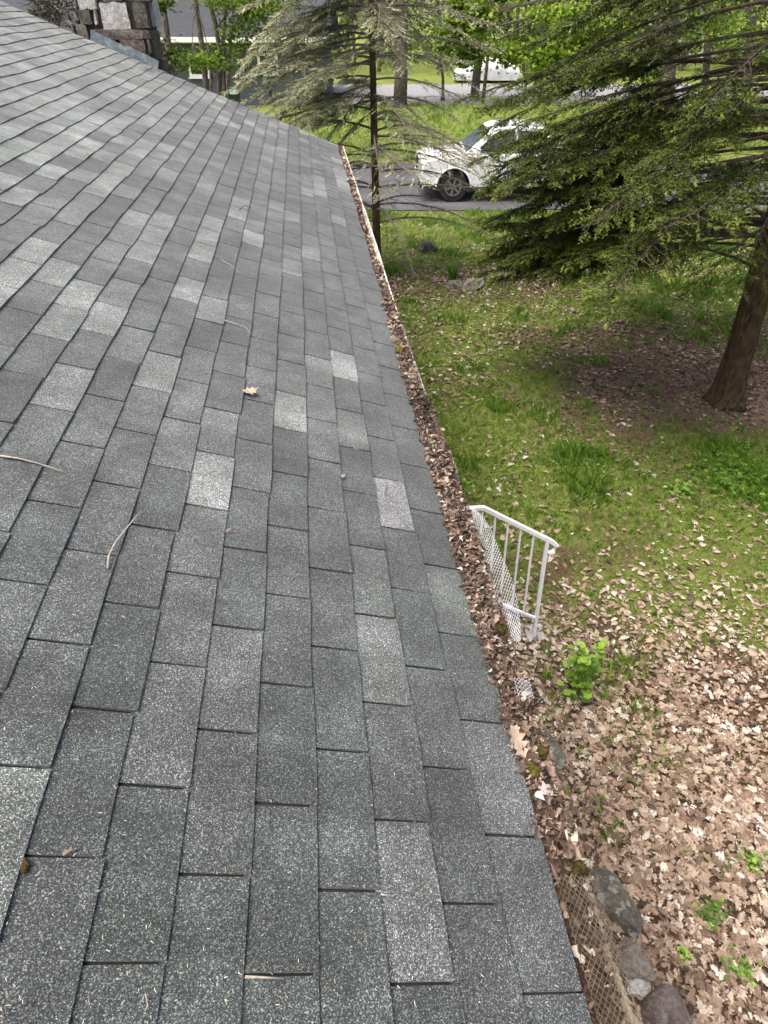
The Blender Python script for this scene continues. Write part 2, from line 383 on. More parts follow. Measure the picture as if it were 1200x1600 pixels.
# deck: closed slab
us = np.linspace(0.012, UTOP, 40); vs = np.linspace(VNEAR, VEND-.01, 60)
U, V_ = np.meshgrid(us, vs); top = roof(U, V_, -.004); bot = roof(U, V_, -.045)
nu, nv = len(us), len(vs); i = np.arange(nu*nv).reshape(nv, nu); n0 = nu*nv
q = np.stack([i[:-1, :-1], i[1:, :-1], i[1:, 1:], i[:-1, 1:]], -1).reshape(-1, 4)
F = np.concatenate([q, q[:, ::-1]+n0]); ed = []
for row in (i[0, :], i[-1, :], i[:, 0], i[:, -1]):
    ed += [(row[k], row[k+1], row[k+1]+n0, row[k]+n0) for k in range(len(row)-1)]
F = np.concatenate([F, np.array(ed)])
roof_o = obj('roof', np.concatenate([top.reshape(-1, 3), bot.reshape(-1, 3)]), F, SHEDGE, house)
# the tabs
NC = int(UTOP/E_)
tabs = []
for c in range(NC):
    off = (.328+.0163*(c//2) if c % 2 == 0 else .4755+.018*(c//2))*S
    k0 = int((VNEAR-off)/T_)-1; k1 = int((VEND-off)/T_)+2
    prev = .5; strip_t = .5
    for k in range(k0, k1):
        jr = random.uniform(-.006, .006)
        va, vb = off+k*T_+.0037+jr*.2, off+(k+1)*T_-.0037+jr*.2
        va = max(va, VNEAR); vb = min(vb, VEND+.004)
        if vb-va < .03: continue
        r = random.random()
        tone = .10+.50*r if r < .66 else (.36+.3*random.random() if r < .90 else .60+.25*random.random())
        if random.random() < .22: tone = .6*prev+.4*tone
        prev = tone
        tone = min(.88, tone+.52*min(1, max(0, (c*E_-.5)/2.6))+.14*min(1, max(0, (va-2.0)/6)))  # upper and far tabs lightened: grazing skylight painted into their tone
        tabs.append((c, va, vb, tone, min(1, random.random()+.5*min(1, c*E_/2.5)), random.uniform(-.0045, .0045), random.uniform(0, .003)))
def tab_geo(t):
    c, va, vb, tone, hue, du, lf = t
    m_ = 4; v = np.linspace(va, vb, m_)
    u0 = c*E_+du*(c > 0)+.0015*np.sin(v*9+c); u1 = np.full(m_, (c+1)*E_+.012)
    if c == 0: u0 = u0-.016+.006*np.sin(v*5.1)
    lo = roof(u0, v, .0085+lf*(1+np.sin(v*17+c*2.3))); hi = roof(u1, v, .0022); bl = roof(u0+.0005, v, .0005); bh = roof(u1, v, .0002)
    P = np.concatenate([lo, hi, bl, bh]); f = []
    for j in range(m_-1):
        f += [(j+1, j, m_+j, m_+j+1), (j, j+1, 2*m_+j+1, 2*m_+j)]
    f += [(0, 2*m_, 3*m_, m_), (m_-1, 2*m_-1, 4*m_-1, 3*m_-1)]
    return P, f
area = []
for t in tabs:
    Q = project(np.array([roof(t[0]*E_, t[1]), roof(t[0]*E_, t[2]), roof((t[0]+1)*E_, t[2]), roof((t[0]+1)*E_, t[1])]))
    x, y = Q[:, 0], Q[:, 1]; ar = .5*abs(sum(x[a]*y[(a+1) % 4]-x[(a+1) % 4]*y[a] for a in range(4)))
    inx = max(0, min(x.max(), 1200)-max(x.min(), 0))*max(0, min(y.max(), 1600)-max(y.min(), 0))/((np.ptp(x)+1)*(np.ptp(y)+1))
    area.append(ar*inx if Q[:, 2].min() > .3 else 0)
order = np.argsort(area)[::-1]; single = set(order[:298].tolist())
V, F, T1, T2, n = [], [], [], [], 0
for j, t in enumerate(tabs):
    P, f = tab_geo(t)
    if j in single:
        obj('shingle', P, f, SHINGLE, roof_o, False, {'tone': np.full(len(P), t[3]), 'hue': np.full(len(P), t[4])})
    else:
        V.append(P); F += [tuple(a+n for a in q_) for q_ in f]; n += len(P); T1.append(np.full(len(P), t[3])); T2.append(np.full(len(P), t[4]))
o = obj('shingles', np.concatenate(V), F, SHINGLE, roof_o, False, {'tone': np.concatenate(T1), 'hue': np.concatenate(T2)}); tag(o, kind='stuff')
# walls, soffit, fascia
WX = -.42
b = MB(); b.box((WX-.18, VNEAR+.2, .0), (WX, VEND-.25, ZE-.06)); b.build('wall', CREAM, house)
b = MB(); zt = lambda x: ZE-.06-x*math.tan(TH)
b.hexa([(-6.2, VEND-.42, 0), (WX-.185, VEND-.42, 0), (WX-.185, VEND-.26, 0), (-6.2, VEND-.26, 0), (-6.2, VEND-.42, zt(-6.2)), (WX-.185, VEND-.42, zt(WX)), (WX-.185, VEND-.26, zt(WX)), (-6.2, VEND-.26, zt(-6.2))])
b.build('gable_wall', CREAM, house)
b = MB(); b.box((-.415, VNEAR, ZE-.155), (-.03, VEND-.03, ZE-.135)); b.build('soffit', WHITE, house)
b = MB(); b.box((-.028, VNEAR, ZE-.16), (-.004, VEND-.02, ZE-.047)); b.build('fascia', WHITE, house)
b = MB()
for k in range(20):
    u0, u1 = k*.33, (k+1)*.33
    p = [roof(u0, VEND+.004, -.16), roof(u1, VEND+.004, -.16), roof(u1, VEND+.024, -.16), roof(u0, VEND+.024, -.16)]
    p += [roof(u0, VEND+.004, -.008), roof(u1, VEND+.004, -.008), roof(u1, VEND+.024, -.008), roof(u0, VEND+.024, -.008)]
    b.hexa(p)
b.build('rake_board', WHITE, house)
# gutter: K-style trough, a little wavy
gv = np.linspace(VNEAR, VEND+.02, 90)
GK = .78                               # trough width factor
prof = [(.004, -.035), (.004, -.125), (.085, -.125), (.100, -.095), (.128, -.060), (.132, -.030), (.140, -.026), (.141, -.018), (.130, -.017), (.126, -.026)]
prof += [(.124, -.032), (.120, -.060), (.094, -.092), (.082, -.119), (.010, -.119), (.010, -.035)]
prof = [(x*(GK if x > .02 else 1), z_) for x, z_ in prof]
wob = .008*(fbm(gv*.8, 0*gv, 77)-.5)*2+.006*np.sin(gv*1.1); sag = .010*(fbm(gv*.5, 0*gv+4, 78)-.5)*2
P = np.array([[(x+wob[j]*(x > .06), gv[j], ZE+z_+sag[j]) for x, z_ in prof] for j in range(len(gv))]); m_ = len(prof)
F = [(j*m_+a, j*m_+(a+1) % m_, (j+1)*m_+(a+1) % m_, (j+1)*m_+a) for j in range(len(gv)-1) for a in range(m_)]
F += [tuple(range(m_-1, -1, -1)), tuple((len(gv)-1)*m_+a for a in range(m_))]
gut = obj('gutter', P.reshape(-1, 3), F, GUTTER, house)
b = MB(); b.box((.005, VEND+.021, ZE-.12), (.128*GK, VEND+.024, ZE-.03)); b.build('end_cap', GUTTER, gut)
def lip(v): return np.array([.135*GK+.008*(fbm(v*.8, 0, 77)-.5)*2+.006*math.sin(v*1.1), v, ZE-.017+.010*(fbm(v*.5, 4, 78)-.5)*2])
# flashing along the rake beside the chimney, and odd flashing tabs lower down the rake
UA, UB = 17.6*E_, 23.6*E_
fl = [(UA, UA+.42), (UA+.40, UA+.86)]
for k, (a, c) in enumerate(fl):
    b = MB(); y0 = VEND+.004+.006*k
    b.hexa([roof(a, y0, .004), roof(c, y0, .004), roof(c, y0+.004, .004), roof(a, y0+.004, .004), roof(a, y0+.03, .095), roof(c, y0+.03, .12), roof(c, y0+.034, .12), roof(a, y0+.034, .095)])
    b.build('flashing', FLASH, house)
for k, (u, v0, w_, l_, lf) in enumerate([(9.2*E_, VEND-.05, .05, .22, .014), (16.6*E_, VEND-.12, .06, .14, .012), (17.6*E_, VEND-.42, .012, .10, .012)]):
    b = MB(); b.hexa([roof(u, v0, lf), roof(u+l_, v0+.01, lf), roof(u+l_, v0+w_+.01, lf), roof(u, v0+w_, lf), roof(u, v0, lf+.004), roof(u+l_, v0+.01, lf+.004), roof(u+l_, v0+w_+.01, lf+.004), roof(u, v0+w_, lf+.004)])
    b.build('flashing', FLASH, house)
# chimney of rough stones on the gable
YC = VEND+.10
def stone_block(name, c, size, mat, parent, seed, rough=.02, n=5):
    """irregular split-faced block"""
    bm = bmesh.new(); bmesh.ops.create_cube(bm, size=2.0)
    bmesh.ops.subdivide_edges(bm, edges=bm.edges[:], cuts=n, use_grid_fill=True)
    V = np.array([v.co[:] for v in bm.verts]); k = np.max(np.abs(V), 1)
    r = np.linalg.norm(V, axis=1); V = V*.86+V/r[:, None]*k[:, None]*.14*1.25
    nn = np.stack([fbm(V[:, 0]*1.7+V[:, 2]*.9+seed*3, V[:, 1]*1.7+seed, seed+a, 4)-.5 for a in (1, 2, 3)], -1)
    V = V*np.array(size)/2+nn*rough*2+np.array(c)
    F = [[v.index for v in f.verts] for f in bm.faces]; bm.free()
    return obj(name, V, F, mat, parent)
chim = None
def px_rect(x0, y0, x1, y1):
    a = at_y(x0, y0, YC); b_ = at_y(x1, y1, YC); return a[0], b_[0], b_[2], a[2]
cl = at_y(118, 20, YC)[0]; cr = at_y(232, 20, YC)[0]
b = MB(); b.box((cl+.03, YC+.03, 0), (cr-.035, YC+.62, 6.3)); chim = b.build('chimney', MORTAR, house)
stones = [(154, 4, 204, 45, ST_WHITE), (206, 3, 233, 44, ST_DARK), (122, 16, 145, 38, ST_DARK), (145.5, 16, 153, 37, ST_WHITE), (117, -22, 153, 15, ST_WHITE),
          (140, 46.5, 226, 61, ST_BROWN), (186, 62, 229, 84, ST_TAN), (222, 47, 235, 60.5, ST_DARK), (118, 39, 139, 62, ST_BROWN), (146, 62.5, 185, 84, ST_BROWN),
          (228, 85, 237, 104, ST_DARK), (186, 86, 227, 112, ST_BROWN), (230, 62, 237, 84, ST_TAN), (154, -34, 192, 2.5, ST_TAN), (194, -34, 236, 1.5, ST_DARK), (118, -60, 160, -24, ST_TAN), (161, -62, 237, -36, ST_WHITE), (140, 86, 185, 112, ST_DARK)]
for k, (x0, y0, x1, y1, mt) in enumerate(stones):
    X0, X1, Z0, Z1 = px_rect(x0, y0, x1, y1)
    stone_block('stone', ((X0+X1)/2, YC+.055, (Z0+Z1)/2), (X1-X0+.006, .17, Z1-Z0+.006), mt, chim, 40+k, .016 if mt is not ST_WHITE else .03, 6)
for k in range(14):                       # the chimney's side and rear-edge stones
    zz = 1.2+k*.34; mt = [ST_DARK, ST_TAN, ST_BROWN, ST_WHITE][k*7 % 4]
    stone_block('stone', (cr-.05, YC+.16+.30*(k % 2)+.08, zz), (.15, .42 if k % 2 else .30, .31), mt, chim, 90+k, .02, 3)
# ragged whitish stone slabs beside it
for k in range(3):
    p = at_y(101+k*1.0, 18+k*8.5, YC+.02)
    stone_block('stone', (p[0], YC+.1, p[2]), (.30+.02*(k % 2), .16, .075), ST_WHITE, chim, 120+k, .012, 4)

# ================================================================== NEIGHBOUR'S HOUSE
def rbox(b, r0, r1, f0, f1, z0, z1):
    b.hexa([RF(r0, f0, z0), RF(r1, f0, z0), RF(r1, f1, z0), RF(r0, f1, z0), RF(r0, f0, z1), RF(r1, f0, z1), RF(r1, f1, z1), RF(r0, f1, z1)])
FD = 40.0
gh = empty('grey_house', RF(-10, 44, 0), 'dark grey neighbouring house with charcoal roof and white-framed windows behind thin trees', 'house')
b = MB(); rbox(b, -21, -3.2, FD, FD+8, 0, 2.75); b.build('wall', SIDING, gh)
b = MB()
z0, z1 = 2.80, 4.36
b.hexa([RF(-21.5, FD-.6, z0), RF(-2.7, FD-.6, z0), RF(-2.7, FD+4, z1), RF(-21.5, FD+4, z1), RF(-21.5, FD-.6, z0+.12), RF(-2.7, FD-.6, z0+.12), RF(-2.7, FD+4, z1+.12), RF(-21.5, FD+4, z1+.12)])
b.hexa([RF(-21.5, FD+4, z1), RF(-2.7, FD+4, z1), RF(-2.7, FD+8.6, z0), RF(-21.5, FD+8.6, z0), RF(-21.5, FD+4, z1+.12), RF(-2.7, FD+4, z1+.12), RF(-2.7, FD+8.6, z0+.12), RF(-21.5, FD+8.6, z0+.12)])
b.build('roof', FARROOF, gh)
b = MB(); rbox(b, -21.5, -2.7, FD-.72, FD-.605, z0-.06, z0+.14); b.build('gutter', WHITE, gh)
b = MB(); rbox(b, -21.2, -3, FD-.6, FD-.01, z0-.10, z0-.05); b.build('soffit', WHITE, gh)
for (x0, y0, x1, y1) in [(291, 84, 330, 121), (401, 82, 436, 116)]:
    A = at_f(x0, y0, FD-.03); B_ = at_f(x1, y1, FD-.03)
    ra = (A[0]-CX)*cy-A[1]*sy; rb = (B_[0]-CX)*cy-B_[1]*sy; za, zb = A[2], B_[2]
    b = MB(); rbox(b, ra, ra+.13, FD-.06, FD-.003, zb, za); rbox(b, rb-.13, rb, FD-.06, FD-.003, zb, za); rbox(b, ra+.13, rb-.13, FD-.06, FD-.003, za-.13, za); rbox(b, ra+.13, rb-.13, FD-.06, FD-.003, zb, zb+.14)
    wdw = b.build('window', WHITE, gh)
    b = MB(); rbox(b, ra+.13, rb-.13, FD-.025, FD-.006, zb+.14, za-.13); b.build('pane', GLASS, wdw)
    b = MB(); rbox(b, ra+.13, rb-.13, FD-.045, FD-.027, (za+zb)/2-.02, (za+zb)/2+.03); b.build('sash', WHITE, wdw)
    b = MB(); rbox(b, ra-.05, rb+.05, FD-.12, FD-.062, zb-.05, zb+.01); b.build('sill', WHITE, wdw)
b = MB(); rbox(b, -6.05, -5.95, FD-.08, FD-.003, .2, 2.55); b.build('downpipe', BLACKP, gh)
# wheeled bin
def rz(P, c, f): return P
p = RF(-7.0, 35.0, 0)
bn = empty('wheeled_bin', p, 'dark wheeled rubbish bin with pale green lid beside the dark grey house', 'bin')
b = MB(); r_, f_ = -7.0, 35.0
b.hexa([RF(r_-.24, f_-.26, .06), RF(r_+.24, f_-.26, .06), RF(r_+.24, f_+.26, .06), RF(r_-.24, f_+.26, .06), RF(r_-.31, f_-.36, 1.02), RF(r_+.31, f_-.36, 1.02), RF(r_+.31, f_+.36, 1.02), RF(r_-.31, f_+.36, 1.02)]); b.build('body', BIN, bn, bevel=.03)
b = MB(); b.hexa([RF(r_-.34, f_-.40, 1.025), RF(r_+.34, f_-.40, 1.025), RF(r_+.34, f_+.38, 1.03), RF(r_-.34, f_+.38, 1.03), RF(r_-.28, f_-.32, 1.10), RF(r_+.28, f_-.32, 1.10), RF(r_+.28, f_+.32, 1.14), RF(r_-.28, f_+.32, 1.14)]); b.build('lid', BINLID, bn, bevel=.02)
for s_ in (-1, 1):
    b = MB(); c = RF(r_+s_*.27, f_+.27, .12); d = RF(r_+s_*.32, f_+.27, .12); b.tube([c, d], .12, 12); b.build('wheel', TYRE, bn)
b = MB(); b.tube([RF(r_-.26, f_+.42, .98), RF(r_+.26, f_+.42, .98)], .018, 6); b.build('handle', BIN, bn)
# pale building far off between the trunks
ph = empty('pale_house', RF(24, 74, 0), 'distant pale house glimpsed through the bare spruce branches', 'house')
b = MB(); rbox(b, 18, 30, 70, 78, 0, 2.7); b.build('wall', WHITE, ph)
b = MB()
b.hexa([RF(17.4, 69.4, 2.7), RF(30.6, 69.4, 2.7), RF(30.6, 74, 4.6), RF(17.4, 74, 4.6), RF(17.4, 69.4, 2.85), RF(30.6, 69.4, 2.85), RF(30.6, 74, 4.75), RF(17.4, 74, 4.75)])
b.hexa([RF(17.4, 74, 4.6), RF(30.6, 74, 4.6), RF(30.6, 78.6, 2.7), RF(17.4, 78.6, 2.7), RF(17.4, 74, 4.75), RF(30.6, 74, 4.75), RF(30.6, 78.6, 2.85), RF(17.4, 78.6, 2.85)]); b.build('roof', FARROOF, ph)
for k in range(3):
    b = MB(); rbox(b, 19.5+k*3.6, 20.7+k*3.6, 69.93, 69.99, .9, 2.1); b.build('window', GLASS, ph)
# ================================================================== PICKUP TRUCK on the driveway
wp = at_z(706, 314, .024); rw = (wp[0]-CX)*cy-wp[1]*sy; fw_ = wp[0]*sy-CX*sy+wp[1]*cy
TR0, TF0, TZ = rw-.96, fw_-.16, .024
def TL(x, y, z): return RF(TR0+x, TF0+y, z+TZ)
truck = empty('pickup_truck', TL(2.6, .92, 0), 'white pickup truck parked on the asphalt driveway, partly behind the spruce', 'truck')
def arc(cx, r, a0, a1, n=11, z=.385): return [(cx+r*math.cos(a), z+r*math.sin(a)) for a in np.linspace(a0, a1, n)]
prof = [(.04, .40), (0, .47), (-.02, .70), (.02, .74), (.05, .98), (.14, 1.05), (.5, 1.10), (1.22, 1.16), (2.2, 1.17), (3.66, 1.17), (3.70, 1.20), (5.14, 1.20), (5.19, 1.14), (5.2, .62), (5.16, .48), (4.66, .44)]
prof += arc(4.18, .47, .10, math.pi-.10) + [(3.62, .40), (1.52, .38)] + arc(.96, .47, .10, math.pi-.10)+[(.36, .42)]
W = 1.85; rings = [(0, .10, .05, .012), (.05, .035, .015, 0), (.45, -.01, -.012, 0), (.925, -.04, -.03, 0), (1.40, -.01, -.012, 0), (1.80, .035, .015, 0), (1.85, .10, .05, .012)]
P = []
for yl, fx, tz, _ in rings:
    for (x, z_) in prof:
        k = max(0, 1-x/.9); hood = 1 if (z_ > .9 and x < 1.3) else (.5 if z_ > 1.1 else 0)
        P.append(TL(x+fx*k, yl, z_-tz*hood))
n = len(prof); F = []
for j in range(len(rings)-1):
    F += [(j*n+a, j*n+(a+1) % n, (j+1)*n+(a+1) % n, (j+1)*n+a) for a in range(n)]
F += [tuple(range(n-1, -1, -1)), tuple((len(rings)-1)*n+a for a in range(n))]
body = obj('body', P, F, TRUCKW, truck); mo = body.modifiers.new('b', 'BEVEL'); mo.width = .02; mo.segments = 2; mo.limit_method = 'ANGLE'; mo.angle_limit = .7
b = MB(); b.hexa([TL(.35, .22, .30), TL(5.0, .22, .30), TL(5.0, 1.63, .30), TL(.35, 1.63, .30), TL(.35, .22, .72), TL(5.0, .22, .72), TL(5.0, 1.63, .72), TL(.35, 1.63, .72)]); b.build('chassis', BLACKP, truck)
cab = [(1.20, 1.155), (1.90, 1.70), (2.10, 1.765), (2.6, 1.78), (3.15, 1.765), (3.45, 1.70), (3.66, 1.165)]
def cy_(z_): return .05+(z_-1.155)*.27
P = [TL(x, cy_(z_), z_) for x, z_ in cab]+[TL(x, W-cy_(z_), z_) for x, z_ in cab]; n = len(cab)
F = [(a, (a+1) % n, n+(a+1) % n, n+a) for a in range(n)]+[tuple(range(n-1, -1, -1)), tuple(n+a for a in range(n))]
cabo = obj('cab', P, F, TRUCKW, truck); mo = cabo.modifiers.new('b', 'BEVEL'); mo.width = .035; mo.segments = 3; mo.limit_method = 'ANGLE'
def pane(pts2, near=True, name='side_window', off=.012):
    V = []
    for d in (off, off-.008):
        for x, z_ in pts2: V.append(TL(x, cy_(z_)-d if near else W-cy_(z_)+d, z_))
    n = len(pts2); F = [tuple(range(n)), tuple(2*n-1-a for a in range(n))]+[(a, (a+1) % n, n+(a+1) % n, n+a) for a in range(n)]
    return obj(name, V, F, GLASS, truck)
for nr in (True, False):
    pane([(1.50, 1.21), (1.97, 1.62), (2.10, 1.68), (2.52, 1.70), (2.52, 1.21)], nr)
    pane([(2.60, 1.21), (2.60, 1.70), (3.10, 1.68), (3.36, 1.60), (3.48, 1.21)], nr)
def slant(x0, z0_, x1, z1_, ins, name, off):
    nx, nz = -(z1_-z0_), (x1-x0); l = math.hypot(nx, nz); nx, nz = nx/l*off, nz/l*off; V = []
    for k in (1.0, .3):
        V += [TL(x0+nx*k, cy_(z0_)+ins, z0_+nz*k), TL(x0+nx*k, W-cy_(z0_)-ins, z0_+nz*k), TL(x1+nx*k, W-cy_(z1_)-ins, z1_+nz*k), TL(x1+nx*k, cy_(z1_)+ins, z1_+nz*k)]
    return obj(name, V, [(0, 3, 2, 1), (4, 5, 6, 7), (0, 1, 5, 4), (1, 2, 6, 5), (2, 3, 7, 6), (3, 0, 4, 7)], GLASS, truck)
slant(1.28, 1.217, 1.85, 1.661, .07, 'windshield', .012); slant(3.62, 1.27, 3.48, 1.62, .12, 'rear_window', -.012)
for s_ in (0, 1):
    yw = .02 if s_ == 0 else W-.26
    for xw in (.96, 4.18):
        b = MB(); c0, c1 = TL(xw, yw, .385), TL(xw, yw+.24, .385)
        rr = [(.0, .25), (.0, .365), (.03, .385), (.21, .385), (.24, .365), (.24, .25)]
        P = []; ns = 28
        for (yy, r) in rr:
            P += [TL(xw+r*math.cos(a), yw+yy, .385+r*math.sin(a)) for a in np.arange(ns)*2*math.pi/ns]
        F = [(k*ns+a, k*ns+(a+1) % ns, (k+1)*ns+(a+1) % ns, (k+1)*ns+a) for k in range(5) for a in range(ns)]+[tuple(range(ns-1, -1, -1)), tuple(5*ns+a for a in range(ns))]
        whl = obj('wheel', P, F, TYRE, truck)
        b = MB(); yo = -.004 if s_ == 0 else .244; dy = -.012 if s_ == 0 else .012
        ring = []
        for (r, dd) in [(.235, 0), (.235, dy), (.205, dy*1.2), (.20, 0)]: ring += [TL(xw+r*math.cos(a), yw+yo+dd, .385+r*math.sin(a)) for a in np.arange(ns)*2*math.pi/ns]
        b.add(ring, [(k*ns+a, k*ns+(a+1) % ns, (k+1)*ns+(a+1) % ns, (k+1)*ns+a) for k in range(3) for a in range(ns)])
        for k in range(6):
            a = k*math.pi/3+.3; ca, sa = math.cos(a), math.sin(a); wd = .035; pts = []
            for dd in (0, dy*1.4):
                for (r, w_) in ((.03, .022), (.03, -.022), (.21, -wd), (.21, wd)): pts.append(TL(xw+r*ca-w_*sa, yw+yo+dd, .385+r*sa+w_*ca))
            b.hexa(pts)
        hub = [TL(xw+.06*math.cos(a), yw+yo+dd, .385+.06*math.sin(a)) for dd in (0, dy*2) for a in np.arange(12)*2*math.pi/12]
        b.add(hub, [(a, (a+1) % 12, 12+(a+1) % 12, 12+a) for a in range(12)]+[tuple(12+a for a in range(12))])
        b.build('rim', RIM, whl)
        # dark flare round the arch
        b = MB(); yf = -.012 if s_ == 0 else W+.012
        b.tube([TL(x, yf if s_ == 0 else yf, z_) for x, z_ in arc(xw, .475, .02, math.pi-.02, 16)], .028, 6); b.build('arch_flare', TRUCKW, truck)
for s_ in (0, 1):
    y0, y1 = (.035, .42) if s_ == 0 else (W-.42, W-.035)
    b = MB(); b.hexa([TL(.05, y0+.01, .78), TL(.42 if s_ == 0 else .0, y0, .80), TL(.02, y1, .80), TL(.0, y1, .78), TL(.06, y0+.015, .97), TL(.40 if s_ == 0 else .03, y0, .98), TL(.03, y1, .99), TL(.02, y1, .97)] if False else
        [TL(-.005, y0, .78), TL(.10, y0, .78), TL(.10, y1, .78), TL(-.03, y1, .78), TL(.03, y0, .97), TL(.14, y0, .97), TL(.14, y1, .98), TL(.01, y1, .98)]); b.build('headlight', LENS, truck, bevel=.015)
b = MB(); b.hexa([TL(-.045, .44, .76), TL(.1, .44, .76), TL(.1, 1.41, .76), TL(-.045, 1.41, .76), TL(-.015, .44, .99), TL(.1, .44, .99), TL(.1, 1.41, .99), TL(-.015, 1.41, .99)]); b.build('grille', BLACKP, truck)
b = MB(); b.hexa([TL(.05, .02, .36), TL(.3, .0, .36), TL(.3, W, .36), TL(.05, W-.02, .36), TL(-.03, .06, .58), TL(.3, -.01, .58), TL(.3, W+.01, .58), TL(-.03, W-.06, .58)]); b.build('bumper', BLACKP, truck, bevel=.03)
b = MB(); b.hexa([TL(1.50, -.14, 1.17), TL(1.60, -.16, 1.17), TL(1.60, .04, 1.17), TL(1.50, .04, 1.17), TL(1.50, -.14, 1.33), TL(1.62, -.16, 1.33), TL(1.62, .02, 1.30), TL(1.50, .02, 1.30)]); b.build('mirror', TRUCKW, truck, bevel=.02)
for xa, xb in ((1.46, 2.54), (2.57, 3.56)):
    b = MB(); b.hexa([TL(xa, -.008, .46), TL(xb, -.008, .46), TL(xb, .02, .46), TL(xa, .02, .46), TL(xa, .006, 1.13), TL(xb, .006, 1.13), TL(xb, .03, 1.13), TL(xa, .03, 1.13)])
    d = b.build('door', TRUCKW, truck, bevel=.006); b = MB(); b.hexa([TL(xb-.22, -.03, .98), TL(xb-.06, -.03, .98), TL(xb-.06, .01, .98), TL(xb-.22, .01, .98), TL(xb-.22, -.028, 1.01), TL(xb-.06, -.028, 1.01), TL(xb-.06, .01, 1.01), TL(xb-.22, .01, 1.01)]); b.build('handle', BLACKP, d)

# covered car by the far road
cv = empty('covered_car', RF(7.1, 52.4, 0), 'car under a pale grey fabric cover parked across the far road', 'car')
ns, na = 40, 25; P = []
tt = np.linspace(0, 1, ns)
hprof = np.interp(tt, [0, .03, .10, .28, .40, .55, .70, .84, .95, 1], [.55, .74, .86, .96, 1.34, 1.42, 1.36, 1.02, .86, .5])
wprof = np.interp(tt, [0, .05, .2, .8, .95, 1], [.62, .82, .93, .93, .84, .62])
for i_ in range(ns):
    for j in range(na):
        a = math.pi*j/(na-1); ca, sa = math.cos(a), math.sin(a); e_ = .42
        yy = wprof[i_]*math.copysign(abs(ca)**e_, ca); zz = .16+(hprof[i_]-.16)*abs(sa)**.62
        if zz > .9: yy *= 1-.28*(zz-.9)/.5
        fold = (fbm(tt[i_]*22, a*1.2, 5)-.5)*.09*(1-.6*sa)
        P.append(RF(4.75+tt[i_]*4.5, 52.4+yy+fold, zz+fold*.3))
F = [(i_*na+j, i_*na+j+1, (i_+1)*na+j+1, (i_+1)*na+j) for i_ in range(ns-1) for j in range(na-1)]
F += [tuple(range(na)), tuple((ns-1)*na+na-1-j for j in range(na))]
obj('cover', P, F, COVER, cv, True)
for xw in (5.6, 8.3):
    for yw in (51.62, 53.0):
        b = MB(); b.tube([RF(xw, yw, .31), RF(xw, yw+.2, .31)], .31, 18); b.build('wheel', TYRE, cv)

# ================================================================== RAILING, STOOP
pb = at_z(834, 994, .03); YR = pb[1]
A = lambda px, py: at_y(px, py, YR)
rl = empty('handrail', pb, 'white metal handrail with slim balusters beside the front steps', 'railing')
def bar(name, pts, r, mat=WHITE, parent=None, n=4, **k):
    b = MB(); b.tube(pts, r, n, ph=math.pi/4); return b.build(name, mat, parent, **k)
e0 = A(716, 795.5); e1 = A(755, 794); e2 = A(862, 846); z_l = (e0[2]+e1[2])/2
e1[2] = z_l
bar('top_rail', [(WX+.02, YR, z_l), (e0[0], YR, z_l), e1, e2, e2+np.array([.05, 0, -.05]), e2+np.array([.03, 0, -.11]), e2+np.array([-.005, 0, -.125])], .021, parent=rl)
bar('bottom_rail', [A(728, 921), A(765, 936.5), A(836, 965.5)], .015, parent=rl)
bar('bottom_rail', [(WX+.02, YR, A(728, 921)[2]), A(728, 921)+np.array([-.004, 0, 0])], .015, parent=rl)
for (x0, y0, x1, y1) in [(732, 801, 724, 918), (753.8, 800, 744, 928), (773.8, 810, 763, 936), (793.8, 818.8, 781, 943), (813.8, 827.5, 799.5, 950), (833.8, 836, 818, 957)]:
    bar('baluster', [A(x0, y0), A(x1, y1)], .0095, parent=rl)
bar('post', [A(855, 845), pb], .019, parent=rl)
bar('post', [(.12, YR, z_l-.02), (.12, YR, .40)], .019, parent=rl)
b = MB(); b.box((WX+.005, YR-.25, .002), (.62, YR+1.4, .40)); b.box((.622, YR-.25, .002), (.92, YR+1.4, .20))
tag(b.build('front_steps', CONC, None, bevel=.015), 'concrete front steps under the eave beside the white handrail', 'steps')
b = MB(); b.box((pb[0]-.06, YR-.04, .004), (pb[0]+.10, YR+.14, .03))
tag(b.build('concrete_footing', CONC, None, bevel=.008), 'small concrete block at the foot of the white handrail post', 'concrete block')

